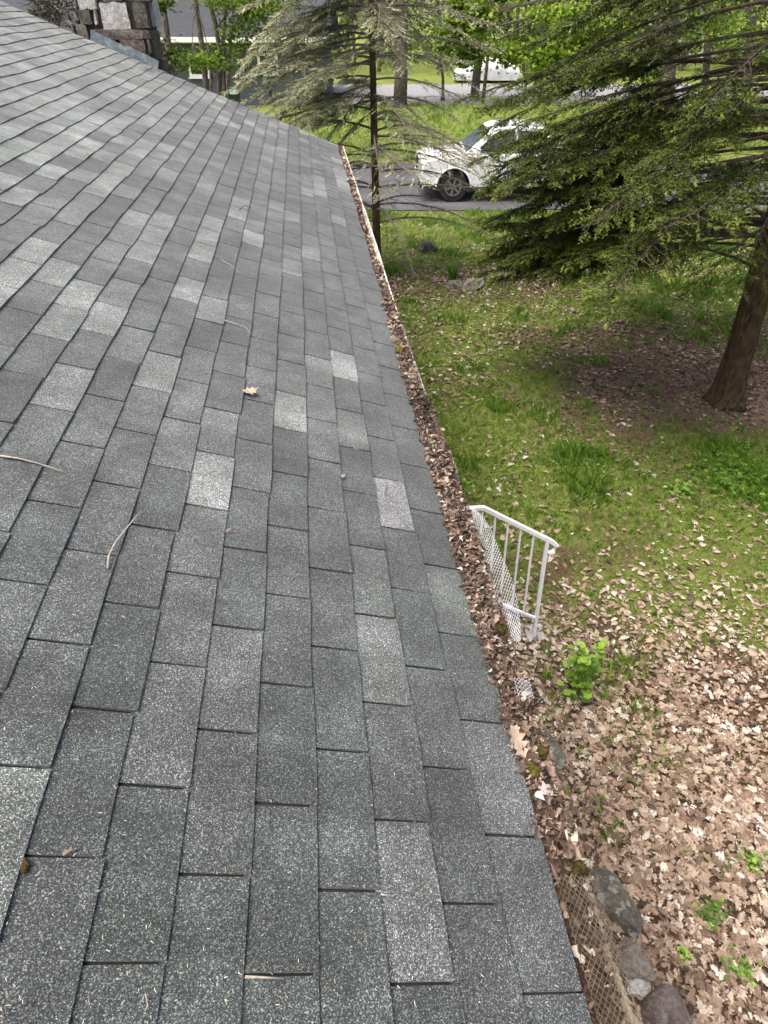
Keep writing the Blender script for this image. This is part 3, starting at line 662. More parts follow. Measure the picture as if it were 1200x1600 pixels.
# ================================================================== STONES
def rock(name, c, size, rz_, mat, seed, label, cat='stone', parent=None, group=None, rough=.28, kind=None):
    bm = bmesh.new(); bmesh.ops.create_icosphere(bm, subdivisions=4, radius=1)
    V = np.array([v.co[:] for v in bm.verts]); F = [[v.index for v in f.verts] for f in bm.faces]; bm.free()
    V = np.sign(V)*np.abs(V)**.72
    rp = np.random.default_rng(seed+500)
    for _ in range(9):
        pn = rp.normal(0, 1, 3); pn /= np.linalg.norm(pn); ex = V@pn-rp.uniform(.62, .9); V = V-np.outer(np.clip(ex, 0, None)*.85, pn)
    nn = fbm(V[:, 0]*1.3+seed, V[:, 1]*1.3+V[:, 2]*.8, seed, 5)-.5; V = V*(1+rough*2*nn)[:, None]
    V += (np.stack([fbm(V[:, 1]*4+seed, V[:, 2]*4, seed+3), fbm(V[:, 0]*4, V[:, 2]*4+seed, seed+4), fbm(V[:, 0]*4+seed, V[:, 1]*4, seed+5)], -1)-.5)*.16
    V += (np.stack([fbm(V[:, 1]*11+seed, V[:, 2]*11, seed+6), fbm(V[:, 0]*11, V[:, 2]*11+seed, seed+7), fbm(V[:, 0]*11+seed, V[:, 1]*11, seed+8)], -1)-.5)*.07
    V = V*np.array(size)/2; c_, s_ = math.cos(rz_), math.sin(rz_)
    V = np.stack([V[:, 0]*c_-V[:, 1]*s_, V[:, 0]*s_+V[:, 1]*c_, V[:, 2]], -1)+np.array(c)
    o = obj(name, V, F, mat, parent, False)
    if label: tag(o, label, cat, group, kind)
    return o
def rpx(px, py, size, rz_, mat, seed, label, **k):
    p = at_z(px, py, 0); size = (size[0]*.88, size[1]*.88, size[2]) if p[1] < 4 else size; return rock('stone', (p[0], p[1], size[2]*.22), size, rz_, mat, seed, label, **k)
rpx(962, 1418, (.27, .50, .19), .52, ST_GREY, 1, 'largest grey lichen-spotted stone on the leaf litter by the gutter mesh')
rpx(988, 1512, (.22, .26, .16), .3, ST_PINK, 2, 'pinkish grey stone lying between the lichen-spotted stone and a brown one')
rpx(997, 1545, (.17, .12, .09), .1, ST_WHITE, 3, 'pale flat stone tucked below the pinkish stone')
rpx(1034, 1590, (.30, .26, .2), .2, ST_BROWN, 4, 'rounded brown stone at the end of the row along the house')
rpx(858, 1172, (.16, .46, .12), .28, ST_GREY, 5, 'long narrow grey stone showing beside the gutter leaves')
rpx(985, 1482, (.12, .16, .08), .9, ST_BROWN, 6, 'small dark stone wedged behind the pinkish stone')
rpx(738, 452, (.42, .3, .3), .1, ST_PINK, 7, 'rounded tan fieldstone at the edge of the lawn bed')
rpx(711, 448, (.34, .25, .2), -.2, ST_GREY, 8, 'low grey fieldstone next to the rounded tan one')
rpx(669, 394, (.42, .32, .36), .4, ST_DARK, 9, 'dark mossy stump-like stone standing in the lawn')
rpx(782, 436, (.5, .3, .3), .3, ST_PINK, 10, 'pale fieldstone half hidden under the low spruce boughs')

# ================================================================== GUTTER DEBRIS AND MESH GUARDS
def heap(x, v):
    x = np.asarray(x)/GK; base = np.interp(v, [-2.2, .2, .7, 1.5, 3.0, 4.5, 5.2, 5.5, 6.9, 7.3, 10.8], [-.06, -.055, -.030, .000, -.004, -.030, -.034, -.060, -.06, -.046, -.046])
    arch = 1-((x-.066)/.07)**2
    return ZE+base+.020*arch*(base > -.03)+.045*(fbm(x*22, v*14, 51)-.5)+.02*(fbm(x*5, v*3, 52)-.5)
gx = np.linspace(.0135, .117*GK, 10); gvv = np.linspace(VNEAR+.05, VEND-.02, 700)
X, Y = np.meshgrid(gx, gvv); Z = np.maximum(heap(X, Y), ZE-.112); i = np.arange(X.size).reshape(X.shape)
q = np.stack([i[:-1, :-1], i[:-1, 1:], i[1:, 1:], i[1:, :-1]], -1).reshape(-1, 4)
o = obj('gutter_debris', np.stack([X.ravel(), Y.ravel(), Z.ravel()], -1), q, DEBRIS, None, True); tag(o, 'dark rotted leaf compost filling the white gutter', 'debris', kind='stuff')
def leaf_shape(kind, seed):
    """lobed, cupped dry leaf, about 1 long along x, fan of triangles"""
    r = random.Random(seed); n = 14
    half = {'oak': [(0, .02), (.12, .10), (.2, .22), (.28, .12), (.40, .30), (.48, .15), (.62, .30), (.70, .14), (.82, .20), (.9, .10), (1, 0)],
            'maple': [(0, .02), (.06, .22), (.16, .40), (.28, .22), (.42, .48), (.50, .20), (.70, .26), (.74, .12), (1, 0)],
            'bit': [(0, .05), (.12, .20), (.30, .13), (.45, .27), (.6, .16), (.82, .22), (1, 0)], 'strip': [(0, .03), (.3, .10), (.7, .08), (1, 0)]}[kind]
    cx = r.uniform(-.35, .5); cyv = r.uniform(.1, .9); tw = r.uniform(-.8, .8)
    mid = [(x, 0) for x, _ in half]; jl = .75 if kind == 'bit' else .25; L = [(x, y*r.uniform(1-jl, 1+jl)) for x, y in half]; Rr = [(x, -y*r.uniform(1-jl, 1+jl)) for x, y in half]
    def lift(x, y): return cx*(x-.5)**2*1.2+cyv*abs(y)*1.0+tw*y*(x-.5)*1.3
    V = [(x, y, lift(x, y)) for x, y in mid+L+Rr]; k = len(half); F = []
    for a in range(k-1):
        F += [(a, a+1, k+a+1), (a, k+a+1, k+a), (a+1, a, 2*k+a), (a+1, 2*k+a, 2*k+a+1)]
    V = np.array(V)-np.array([.5, 0, 0]); return V, np.array(F)
BITS = [leaf_shape(k, s_) for s_, k in enumerate(['bit', 'bit', 'oak', 'strip', 'bit', 'bit', 'strip', 'strip'])]
def gutter_leaves():
    N = 15000; x = rng.uniform(.004, .126*GK, N); v = np.concatenate([rng.uniform(-.1, 5.4, int(N*.72)), rng.uniform(5.2, VEND, N-int(N*.72))])
    x = np.where((v > .0) & (v < 2.9) & (rng.random(N) < np.where(v < 1.2, .34, .14)), rng.uniform(.12, .150, N)*GK, x)
    x = np.where(v > 2.9, x*.86, x)
    dens = np.where(v < .62, (rng.random(N) < .20) | (x > .095), True)
    keep = dens & np.where((v > 5.45) & (v < 7.1), rng.random(N) < .22, True); x, v = x[keep], v[keep]; N = len(x)
    far = np.clip((v-1.5)/7, 0, 1)
    z_ = np.maximum(heap(np.minimum(x, .115*GK), v), ZE-.108)+rng.uniform(.000, .022, N)
    R = euler(rng.uniform(0, 6.28, N), np.abs(rng.normal(.25, .5, N)), rng.uniform(0, 6.28, N))
    sc = rng.uniform(.010, .030, N)*(1+.8*(rng.random(N) < .10))*(1+.9*far)
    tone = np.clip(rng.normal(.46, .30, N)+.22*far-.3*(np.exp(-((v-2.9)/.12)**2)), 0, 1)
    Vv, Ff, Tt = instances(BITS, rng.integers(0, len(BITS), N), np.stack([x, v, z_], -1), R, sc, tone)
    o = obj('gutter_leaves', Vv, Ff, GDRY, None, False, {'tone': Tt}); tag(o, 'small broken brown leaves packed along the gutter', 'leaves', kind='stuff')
gutter_leaves()
b = MB()
for k in range(420):
    v = random.uniform(0, 5.3); x = random.uniform(.02, .12)*GK; a = random.uniform(-.9, .9)+math.pi/2; L = random.uniform(.03, .13)
    z_ = float(heap(x, v))+.012; p0 = np.array([x, v, z_]); d = np.array([math.cos(a)*.6, math.sin(a), random.uniform(-.1, .25)])*L
    bend = np.array([random.uniform(-.01, .01), 0, random.uniform(0, .012)])
    b.tube([p0, p0+d*.5+bend, p0+d], [.0012, .001, .0006], 3, random.random())
tag(b.build('gutter_twigs', TWIG), 'thin dead stems tangled in the gutter leaves', 'twigs', kind='stuff')
def lattice(name, fn, L, Wd, a, bw, r, mat, label):
    b = MB(); nb = int(Wd/bw); na_ = int(L/(a/2))
    for j in range(nb+1):
        pts = []
        for i_ in range(na_+1):
            sgn = 1 if (i_+j) % 2 else -1; t_ = min(max(j*bw+sgn*bw/2, 0), Wd); pts.append(fn(i_*a/2/L, t_/Wd))
        b.tube(pts, r, 3, cap=False)
    return tag(b.build(name, mat), label, 'gutter guard')
V0, V1 = -.15, .60
lattice('gutter_guard', lambda s_, t_: np.array([.024+.100*t_, V0+(V1-V0)*s_, ZE+.014+.020*math.sin(math.pi*t_)-.024*t_+.006*math.sin(s_*9)+.004*math.sin(t_*7+s_*13)]), V1-V0, .108, .017, .0070, .0010, MESHD, 'weathered olive expanded-metal gutter guard by the lichen-spotted stone')
def lip_v(py):                            # where the gutter lip passes image row py
    lo, hi = .02, VEND
    for _ in range(40):
        mid = (lo+hi)/2
        if project(lip(mid))[1] > py: lo = mid
        else: hi = mid
    return lo
g0, g1 = lip_v(1012), lip_v(800)
def g2(s_, t_):
    v = g0+(g1-g0)*s_; wv = .085*math.sin(math.pi*min(1, max(0, .08+.86*s_)))**.6
    p = lip(v); return p+np.array([.004+t_*wv*.75+.004*math.sin(9*s_), 0, .008+t_*wv*.62+.004*math.sin(s_*14+t_*3)])
lattice('gutter_guard', g2, g1-g0, .08, .018, .0075, .0012, MESHM, 'bright metal mesh guard bent up over the gutter lip before the white handrail')
vv = lip_v(1108)
lattice('gutter_guard', lambda s_, t_: np.array([.060+.055*t_, vv+.06*s_, ZE+.045+.015*math.sin(3*t_+1)+.008*s_]), .07, .055, .015, .0065, .0010, MESHM, 'small scrap of metal mesh poking out of the gutter leaves')
# moss cushions
def gpx(px, py, dz=.0):                   # a point on the gutter filling seen at a pixel
    p = at_z(px, py, ZE+dz); return p
for k, (px, py, sz, mt, lab) in enumerate([(783, 986, (.055, .11, .05), MOSSD, 'brown-green moss cushion in the gutter beside the bent mesh'), (628, 549, (.10, .20, .06), MOSS, 'bright green moss clump across the gutter where the leaves end'),
        (905, 1362, (.06, .05, .04), MOSSD, 'moss tuft at the end of the olive gutter guard'), (832, 1205, (.045, .06, .03), MOSS, 'small green moss patch by the crumpled pale scrap'), (846, 1178, (.05, .05, .04), MOSSD, 'rusty moss tuft next to the big curled tan leaf')]):
    p = gpx(px, py, .0); sz = tuple(q*.75 for q in sz); rock('moss_clump', (min(max(p[0], .03), .105), p[1], ZE+.012), sz, .2, mt, 60+k, lab, 'moss', rough=.4)
p = at_roof(38, 1352); rock('moss_clump', p, (.016, .032, .005), .2, MOSSD, 70, 'dirt and moss clump stuck in a shingle slot', 'moss', rough=.5)
# big dry leaves and pale scrap
def one_leaf(name, c, size, rot, tone, shape, seed, mat, label, cat='leaf'):
    tv, tf = leaf_shape(shape, seed); R = euler(np.array([rot[0]]), np.array([rot[1]]), np.array([rot[2]]))[0]
    V = (R@(tv*size).T).T+np.array(c); V = np.concatenate([V, V+np.array([0, 0, -.0008])]); F = np.concatenate([tf, tf[:, ::-1]+len(tv)])
    return tag(obj(name, V, F, mat, None, False, {'tone': np.full(len(V), tone)}), label, cat)
p = gpx(806, 1165, .01); one_leaf('curled_leaf', p+np.array([0, 0, .02]), .095, (1.9, .5, .5), .72, 'oak', 33, DRY, 'big curled tan oak leaf lying on the gutter edge')
p = gpx(850, 1240, .01); one_leaf('crumpled_scrap', p+np.array([0, 0, .012]), .07, (.4, .5, 1.2), .5, 'bit', 14, leafmat('pale_scrap', [(0, (.40, .35, .345)), (1, (.50, .44, .43))], .7, 0), 'crumpled pale pinkish scrap stuck in the gutter', 'litter')
p = at_roof(393, 615); one_leaf('dry_leaf', p+np.array([0, 0, .012]), .075, (.4, .1, .3), .74, 'maple', 15, DRY, 'pale tan leaf lying on the shingles')
p = at_roof(357, 830); one_leaf('dry_leaf', p+np.array([0, 0, .006]), .022, (.9, .1, .3), .55, 'bit', 16, DRY, 'tiny orange-brown leaf scrap on a pale shingle')
p = at_roof(536, 745); rock('pale_chip', p+np.array([0, 0, .005]), (.016, .022, .01), .3, ST_WHITE, 80, 'small white chip resting on the shingles', 'chip')
p = at_roof(107, 1332); one_leaf('dry_leaf', p+np.array([0, 0, .006]), .02, (.9, .2, .3), .4, 'bit', 17, DRY, 'tiny reddish leaf flake beside the moss clump on the roof')
def twig(pts, r, mat, label):
    P = [at_roof(x, y, .012+h) for x, y, h in pts]; n = len(P); b = MB(); b.tube(P, np.linspace(r*.75, r*.40, n), 6)
    return tag(b.build('twig', mat, None, True), label, 'twig')
twig([(168, 888, .003), (170, 868, .010), (180, 848, .016), (198, 825, .014), (212, 808, .008), (221, 799, .003)], .0042, PTWIG, 'bent pale twig lying on the roof between two dark tabs')
twig([(0, 712, .004), (28, 716, .004), (60, 724, .006), (85, 732, .008), (105, 740, .004)], .0040, PTWIG, 'long straight grey twig lying across the shingle courses')
twig([(604, 757, .003), (599, 768, .010), (600, 778, .008), (606, 786, .003)], .0030, PTWIG, 'short hooked white twig on the shingles near the gutter')
twig([(383, 1526, .004), (410, 1527, .004), (444, 1529, .003)], .0035, PTWIG, 'short stick wedged along a slot between two near shingles')
twig([(552, 700, .004), (560, 704, .006), (550, 694, .004)], .002, PTWIG, 'tiny pale stem on the shingles beside the white chip')
twig([(655, 512, .004), (660, 516, .010), (665, 512, .004)], .002, PTWIG, 'tiny white stem on the shingles by the moss clump') if False else None
twig([(374, 328, .004), (382, 321, .014), (392, 323, .012), (387, 329, .004)], .0035, TWIG, 'dark forked twig on the far shingles')
twig([(350, 500, .004), (366, 505, .008), (385, 512, .006), (392, 522, .004)], .0030, PTWIG, 'wavy thin twig on the middle shingles above the pale leaf')
twig([(345, 405, .004), (360, 414, .006), (374, 425, .004)], .0028, PTWIG, 'thin diagonal twig high on the shingles')
twig([(595, 1397, .003), (600, 1398, .003), (612, 1400, .003)], .003, PTWIG, 'splinter lying at the corner of a near shingle')
twig([(222, 1565, .003), (227, 1552, .006), (231, 1572, .006), (226, 1580, .003)], .0018, PTWIG, 'wispy pale stem on the nearest shingles')
twig([(640, 802, .003), (655, 806, .006), (664, 812, .004)], .002, TWIG, 'thin dark stem at the roof edge by the gutter')
# pale needle bits and chaff on the shingles
b = MB()
for k in range(620):
    px, py = random.uniform(0, 900), 1600*random.random()**.6
    P0 = at_roof(px, py, .0125); u = -P0[0]/math.cos(TH)
    if u < .03 or P0[1] > VEND-.1 or u > UTOP-.3: continue
    a = random.uniform(0, 6.28); L = random.uniform(.003, .009)
    d = np.array([math.cos(a)*math.cos(TH), math.sin(a), -math.cos(a)*math.sin(TH)])*L
    b.tube([P0, P0+d*.5+np.array([0, 0, .001]), P0+d], [.0006, .0008, .0004], 3, random.random())
m = M('chaff', .8, .2); m.color(m.ramp(m.attr('tone'), [(0, (.22, .13, .07)), (.4, (.45, .38, .24)), (1, (.60, .56, .46))]))
tag(b.build('roof_chaff', m.m), 'scattered pale needle bits and chaff on the shingles', 'debris', kind='stuff')
# ================================================================== CONIFERS
def needle_twig(seed, nn=18, L=1.0, ln=.26, wd=.085):
    """needle-covered shoot, 1 long along x; every needle a triangle"""
    r = np.random.default_rng(seed); V, F = [], []
    for k in range(nn):
        s_ = .02+.98*k/nn; a = r.uniform(0, 2*math.pi); up = .55*abs(math.sin(a))
        d = np.array([.75, math.cos(a), math.sin(a)*.8+.2]); d /= np.linalg.norm(d)
        w_ = np.cross(d, [0, 0, 1.0] if abs(d[2]) < .8 else [0, 1, 0]); w_ /= np.linalg.norm(w_)
        l_ = ln*r.uniform(.7, 1.15)*(1-.35*s_); p = np.array([s_*L, 0, 0]); i = len(V)
        V += [p-w_*wd/2, p+w_*wd/2, p+d*l_]; F.append((i, i+1, i+2))
    return np.array(V), np.array(F)
def conifer(name, label, base, top_xy, height, r0, zlo, Lfun, tfol, keep, fol, seed, nmat, bmat, whorl=.30, nper=6, lat_step=.050, tw_len=(.09, .17), detail_z=5.4, droop=(.30, .55), tone0=.42, lat_len=.62, bare_n=9, wide=.085, nn=18, upturn=.14, rise=.12, extra=(), tw_step=.030, lmat=TWIG):
    r = np.random.default_rng(seed)
    t = empty(name, base, label, 'tree')
    base = np.array(base, float); lean = np.array([top_xy[0], top_xy[1], 0.0])
    def ax(z_): return base+np.array([lean[0]*z_, lean[1]*z_, z_])
    zs = np.concatenate([[0, .06, .15, .3, .6], np.linspace(.75, 4.5, 26), np.linspace(4.8, height, 10)])
    rad = r0*(1-zs/height*.93); rad[:4] *= np.array([1.55, 1.38, 1.2, 1.08])
    b = MB(); b.tube([ax(z_) for z_ in zs], rad, 44)
    tv = b.v[0]; an = np.arctan2(tv[:, 1]-base[1], tv[:, 0]-base[0])
    wob = 1+.10*np.sin(an*5+1)*np.clip(1.2-tv[:, 2], 0, 1)+.12*(fbm(an*7, tv[:, 2]*2.2, seed)-.5)+.10*(fbm(an*16, tv[:, 2]*6, seed+1)-.5)
    c_ = np.stack([base[0]+lean[0]*tv[:, 2], base[1]+lean[1]*tv[:, 2], tv[:, 2]], -1); b.v[0] = np.where(np.array([True, True, False]), c_+(tv-c_)*wob[:, None], tv)
    b.build('trunk', bmat, t, True)
    br = MB(); TP, TD, TS, TT = [], [], [], []
    z_ = zlo; jobs = []
    while z_ < height*.97:
        jobs += [(z_, k, None) for k in range(nper if z_ < detail_z else 4)]
        z_ += whorl*r.uniform(.8, 1.2)
    jobs += [(0, 0, np.array(e)) for e in extra]
    for (z_, k, tip) in jobs:
        if True:
            fine = z_ < detail_z
            nb = nper if fine else 4
            az = 2*math.pi*(k+r.uniform(-.35, .35))/nb+z_*2.4; L = Lfun(z_)*r.uniform(.72, 1.08)
            d = np.array([math.cos(az), math.sin(az)]); s_ = np.linspace(0, 1, 9)
            dr = r.uniform(*droop); zz = z_+r.uniform(-.1, .1)
            bend = r.uniform(-.18, .18)
            pts = ax(zz)[None]+np.stack([d[0]*L*s_-d[1]*L*bend*s_**2, d[1]*L*s_+d[0]*L*bend*s_**2, L*(rise*s_-dr*s_**2+upturn*s_**4)], -1)
            pts[:, 2] = np.maximum(pts[:, 2], .25)
            if tip is not None:
                a0 = ax(tip[2]+r.uniform(.35, .9)); e_ = tip-a0; L = np.linalg.norm(e_); sg = np.array([-e_[1], e_[0], 0])*r.uniform(-.12, .12)
                pts = a0+e_*s_[:, None]+sg*(s_*(1-s_))[:, None]+np.array([0, 0, 1.])*(L*.16*s_*(1-s_)*1.6)[:, None]
            elif not keep(pts, r): continue
            br.tube(pts, np.linspace(.011+.0035*L, .003, 9), 5 if fine else 4, cap=False)
            def P(s): 
                i = min(int(s*8), 7); f = s*8-i; return pts[i]*(1-f)+pts[i+1]*f, (pts[i+1]-pts[i])/np.linalg.norm(pts[i+1]-pts[i])
            step = lat_step if fine else lat_step*2.4
            # bare inner twigs
            for q in range(bare_n if fine else 2):
                s = r.uniform(.06, tfol+.1); p, dr_ = P(s); a = r.uniform(0, 6.28); l_ = r.uniform(.15, .6)*min(1, L/3)
                sd_ = np.cross(dr_, [0, 0, 1]); v = dr_*r.uniform(.3, .9)+sd_*r.choice([-1, 1])*r.uniform(.4, .9)+np.array([0, 0, r.uniform(-.5, .15)]); v /= np.linalg.norm(v)
                br.tube([p, p+v*l_*.5+np.array([0, 0, -.02*l_]), p+v*l_+np.array([0, 0, -.14*l_])], [.004, .003, .0015], 3, cap=False)
            s = tfol*r.uniform(.75, 1.2); side = 1
            while s < 1.0:
                p, dr_ = P(s); side = -side
                sd_ = np.cross(dr_, [0, 0, 1]); sd_ /= np.linalg.norm(sd_)
                ll = (lat_len*(1-s)**.7+.12)*r.uniform(.6, 1.15)*min(1, L/2.6); v = dr_*r.uniform(.35, 1.0)+sd_*side*r.uniform(.3, 1.0)+np.array([0, 0, r.uniform(-.20, .12)]); v /= np.linalg.norm(v)
                pe = p+v*ll+np.array([0, 0, r.uniform(-.24, .08)*ll])+r.normal(0, .06, 3)*ll; pm = p+v*ll*.5+np.array([0, 0, -.03*ll])
                if fine: br.tube([p, pm, pe], [.0045, .0032, .0018], 3, cap=False)
                den = fol(pe, r)
                if den > 0:
                    nt_ = max(2, int(ll/tw_step)) if fine else max(2, int(ll/.10))
                    for q in range(nt_):
                        if r.random() > den: continue
                        f = (q+.6)/nt_; pp = p*(1-f)+pe*f+np.array([0, 0, .02*ll*math.sin(math.pi*f)]); v2 = v*r.uniform(.4, 1)+np.cross(v, [0, 0, 1])*(1 if q % 2 else -1)*r.uniform(.3, 1.0)+np.array([0, 0, r.uniform(-.28, .18)])
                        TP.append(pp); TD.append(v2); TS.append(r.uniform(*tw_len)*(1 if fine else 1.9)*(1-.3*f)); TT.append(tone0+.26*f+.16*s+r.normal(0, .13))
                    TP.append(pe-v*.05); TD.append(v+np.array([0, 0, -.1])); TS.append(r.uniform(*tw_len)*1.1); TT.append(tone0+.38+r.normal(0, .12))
                s += step/L*r.uniform(.7, 1.3)
    br.build('limbs', lmat, t)
    TP, TD, TS, TT = map(np.array, (TP, TD, TS, TT))
    temps = [needle_twig(seed*10+k, nn, wd=wide) for k in range(5)]
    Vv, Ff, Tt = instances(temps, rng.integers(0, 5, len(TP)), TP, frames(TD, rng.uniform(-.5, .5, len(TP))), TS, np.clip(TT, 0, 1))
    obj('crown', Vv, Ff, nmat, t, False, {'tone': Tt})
    print(name, 'twigs', len(TP), 'tris', len(Ff))
    return t
# the dark spruce on the lawn
B1 = at_z(1133, 628); D1 = (B1[0]-CX)*sy+B1[1]*cy
q1 = at_f(1176, 480, D1); ln1 = (q1-B1)/q1[2]
def keep1(pts, r):
    p = project(pts); tip = p[-1]; mid = p[4]
    if (p[:, 2] < 1).any(): return False
    if p[:, 0].min() < (705 if tip[1] < 180 else 745): return False
    if 1 < p[5:, 1].max() and p[5:, 1].max() > 470+(12 if tip[0] > 900 else -30): return False
    if pts[:, 2].min() > 5.5: return r.random() < .8
    return True
def fol1(p, r):
    if math.hypot(p[0]-B1[0], p[1]-B1[1]) < 2.0 and p[2] > 1.9: return .12
    return .98 if fbm(p[0]*1.9+p[1]*.7, p[2]*2.3+p[1], 15) > .44 else .12
conifer('spruce_tree', 'large dark green spruce with drooping boughs standing on the lawn before the truck', B1, ln1, 12.5, .18, 1.75, lambda z_: 4.3*max(.12, 1-max(0, z_-2.5)/10.5), .42, keep1, fol1, 3, NEEDLE, BARK, whorl=.36, nper=6, tone0=.36, tw_step=.017, lat_step=.040, lat_len=.56, wide=.10,
    extra=[at_f(x, y, D1+d) for x, y, d in [(738, 402, .9), (745, 412, .6), (760, 392, .7), (776, 424, .3), (804, 412, .1), (830, 432, -.2), (768, 440, .4), (752, 432, .5), (790, 446, .1), (842, 452, -.3), (905, 455, -.8), (712, 158, 1.6), (755, 205, 1.0), (742, 252, 1.2), (752, 300, .8), (765, 345, .9), (775, 375, .4), (770, 215, .6), (820, 300, 0), (860, 350, -.4), (790, 160, .9), (835, 250, -.2), (880, 410, -.6), (960, 400, -1.2), (1010, 440, -1.3), (1080, 460, -1.2), (1150, 455, -1.0), (1190, 440, -.8), (900, 300, -.6), (770, 280, .7), (810, 400, .0), (940, 345, -.9), (850, 205, .2), (772, 238, .3), (768, 268, .5), (780, 300, .2), (795, 282, .0), (805, 250, .1), (832, 222, .3), (820, 332, .1), (870, 270, -.3), (840, 310, -.1), (910, 330, -.5), (890, 240, .1), (930, 280, -.4), (930, 60, .5), (880, 40, .8), (830, 70, 1.0), (980, 80, .2)]])
# the thin, half-dead spruce beyond the gable
q0, q1 = at_f(589, 395, 13.0), at_f(577, 40, 13.0); dz = q1[2]-q0[2]; ln2 = (q1-q0)/dz*.6; B2 = q0-ln2*q0[2]; B2[2] = 0
TR2 = (B2[0]-CX)*cy-B2[1]*sy
def rel(p): return (p[0]-CX)*cy-p[1]*sy-TR2
def keep2(pts, r):
    if pts[:, 1].min() < VEND+.35 and pts[:, 0].min() < .3: return False
    return r.random() < .72
def fol2(p, r):
    a = rel(p); z_ = p[2]
    if z_ < 1.9: return 0
    if a < -.15: return .85 if z_ > 2.15+.25*(a+1.2) else .15
    if z_ > 3.1: return .18
    return .04
conifer('spruce_tree', 'thin half-bare spruce with pale needles on one side, standing beyond the gutter end', B2, ln2, 9.5, .082, 1.15, lambda z_: 2.75*max(.15, 1-max(0, z_-2.6)/8), .30, keep2, fol2, 8, PALEN, BARK, whorl=.27, nper=7, lat_step=.045, tw_len=(.09, .17), droop=(.22, .62), tone0=.50, tw_step=.026, lmat=GTWIG,
    extra=[at_f(x, y, 13+d) for x, y, d in [(372, 128, .3), (382, 160, .2), (395, 70, .8), (410, 190, .1), (430, 30, 1.0), (445, 205, .1), (400, 110, -.2), (425, 150, -.3), (460, 170, -.6), (470, 215, -.2), (500, 235, -.2), (455, 80, .6), (490, 40, .9), (510, 120, -.6), (530, 180, -.8), (540, 60, .7), (520, 240, .2), (380, 95, .9), (440, 120, 1.2), (475, 140, -.8), (620, 30, .8), (660, 60, .5), (560, 20, 1.0), (600, 90, -.8), (415, 45, .4), (450, 5, .3), (505, 10, .2), (690, 30, .9)]], lat_len=.55, bare_n=22, wide=.10, nn=15, upturn=.05, rise=.16)

# ================================================================== BROADLEAF TREES
LEAFQ = []
for k in range(4):
    r = random.Random(k); a = r.uniform(.12, .3)
    V = np.array([(0, 0, 0), (.28, .34, a), (.62, .36, a*.7), (1, 0, -.1), (.62, -.36, a*.8), (.28, -.34, a), (.5, 0, 0)]); V[:, 0] -= .5
    LEAFQ.append((V, np.array([(0, 6, 1), (1, 6, 2), (2, 6, 3), (3, 6, 4), (4, 6, 5), (5, 6, 0)])))
def leaf_cloud(name, pos, size, tone, mat, parent, tilt=.7):
    N = len(pos); R = euler(rng.uniform(0, 6.28, N), np.abs(rng.normal(.3, tilt, N)), rng.uniform(0, 6.28, N))
    Vv, Ff, Tt = instances(LEAFQ, rng.integers(0, 4, N), pos, R, size, np.clip(tone, 0, 1))
    return obj(name, Vv, Ff, mat, parent, False, {'tone': Tt})
def trunk_px(px_pts, D, r_px, height=7.0, z0=0.0):
    """trunk through pixel points at distance D, continued to the ground and up"""
    P = [at_f(x, y, D) for x, y in px_pts]; P.sort(key=lambda p: p[2])
    d = P[1]-P[0]; d = d/max(d[2], .05); lo = P[0]-d*P[0][2]*.4; lo[2] = z0
    e = P[-1]-P[-2]; e = e/max(e[2], .05); e[:2] *= .5
    hi = P[-1]+e*(height-P[-1][2]); return [lo]+P+[hi]
def broadleaf(name, label, trunk, r, clusters, leaf, n, mat, D, group=None, bark=BARK2, tone=.55, spread=1.0, crown_top=None):
    b0 = trunk[0]; t = empty(name, b0, label, 'tree', group)
    b = MB(); k = len(trunk); b.tube(trunk, np.linspace(r, r*.55, k)*np.array([1.35]+[1]*(k-1)), 10); b.build('trunk', bark, t, True)
    br = MB(); pos = []
    anchor = trunk[-2]
    for (px, py, w_, h_, wt) in clusters:
        c = at_f(px, py, D+random.uniform(-.8, .8)*spread); sx = w_/995*D*.92/2; sz = h_/995*D*.92/2
        m_ = int(n*wt); g = rng.normal(0, .5, (m_, 3))*np.array([sx, max(sx, .4)*.9, sz]); pos.append(c+g)
        a = np.array(trunk[min(len(trunk)-1, 2)]); a = a+(np.array(trunk[-1])-a)*random.uniform(0, .5)
        mid = (a+c)/2+np.array([0, 0, .25]); br.tube([a, mid, c], [r*.30, r*.16, .006], 5)
        for _ in range(7): br.tube([mid*(.5)+c*.5, c+rng.normal(0, .35, 3)*np.array([sx, sx, sz])], [.008, .003], 3, cap=False)
    if crown_top is not None:
        zc, rc, m_ = crown_top; g = rng.normal(0, .45, (m_, 3))*np.array([rc, rc, rc*.7]); pos.append(np.array([trunk[-1][0], trunk[-1][1], zc])+g)
        for _ in range(8):
            br.tube([np.array(trunk[-1]), np.array(trunk[-1])+rng.normal(0, .5, 3)*rc+np.array([0, 0, .8])], [r*.4, .01], 5, cap=False)
    if br.n: tag(br.build('limbs', bark, t), kind='stuff')
    pos = np.concatenate(pos); N = len(pos)
    leaf_cloud('crown', pos, rng.uniform(.7, 1.2, N)*leaf, rng.normal(tone, .22, N), mat, t)
    return t
broadleaf('maple_tree', 'big brown-trunked maple with bright yellow-green spring leaves behind the dark spruce', trunk_px([(1034, 215), (1042, 90), (1047, 20)], 28.0, 0, 8), .42,
    [(716, 22, 34, 50, .10), (748, 26, 34, 44, .07), (735, 84, 50, 36, .09), (795, 84, 50, 26, .06), (860, 88, 80, 40, .11), (905, 70, 80, 60, .09), (960, 60, 80, 60, .12), (1000, 110, 60, 50, .04), (870, 130, 50, 50, .05), (700, 60, 40, 40, .05), (880, 20, 120, 30, .08), (1120, 40, 90, 60, .06)], .17, 9000, SPRING, 27.5, tone=.62, crown_top=(8.5, 3.5, 1500))
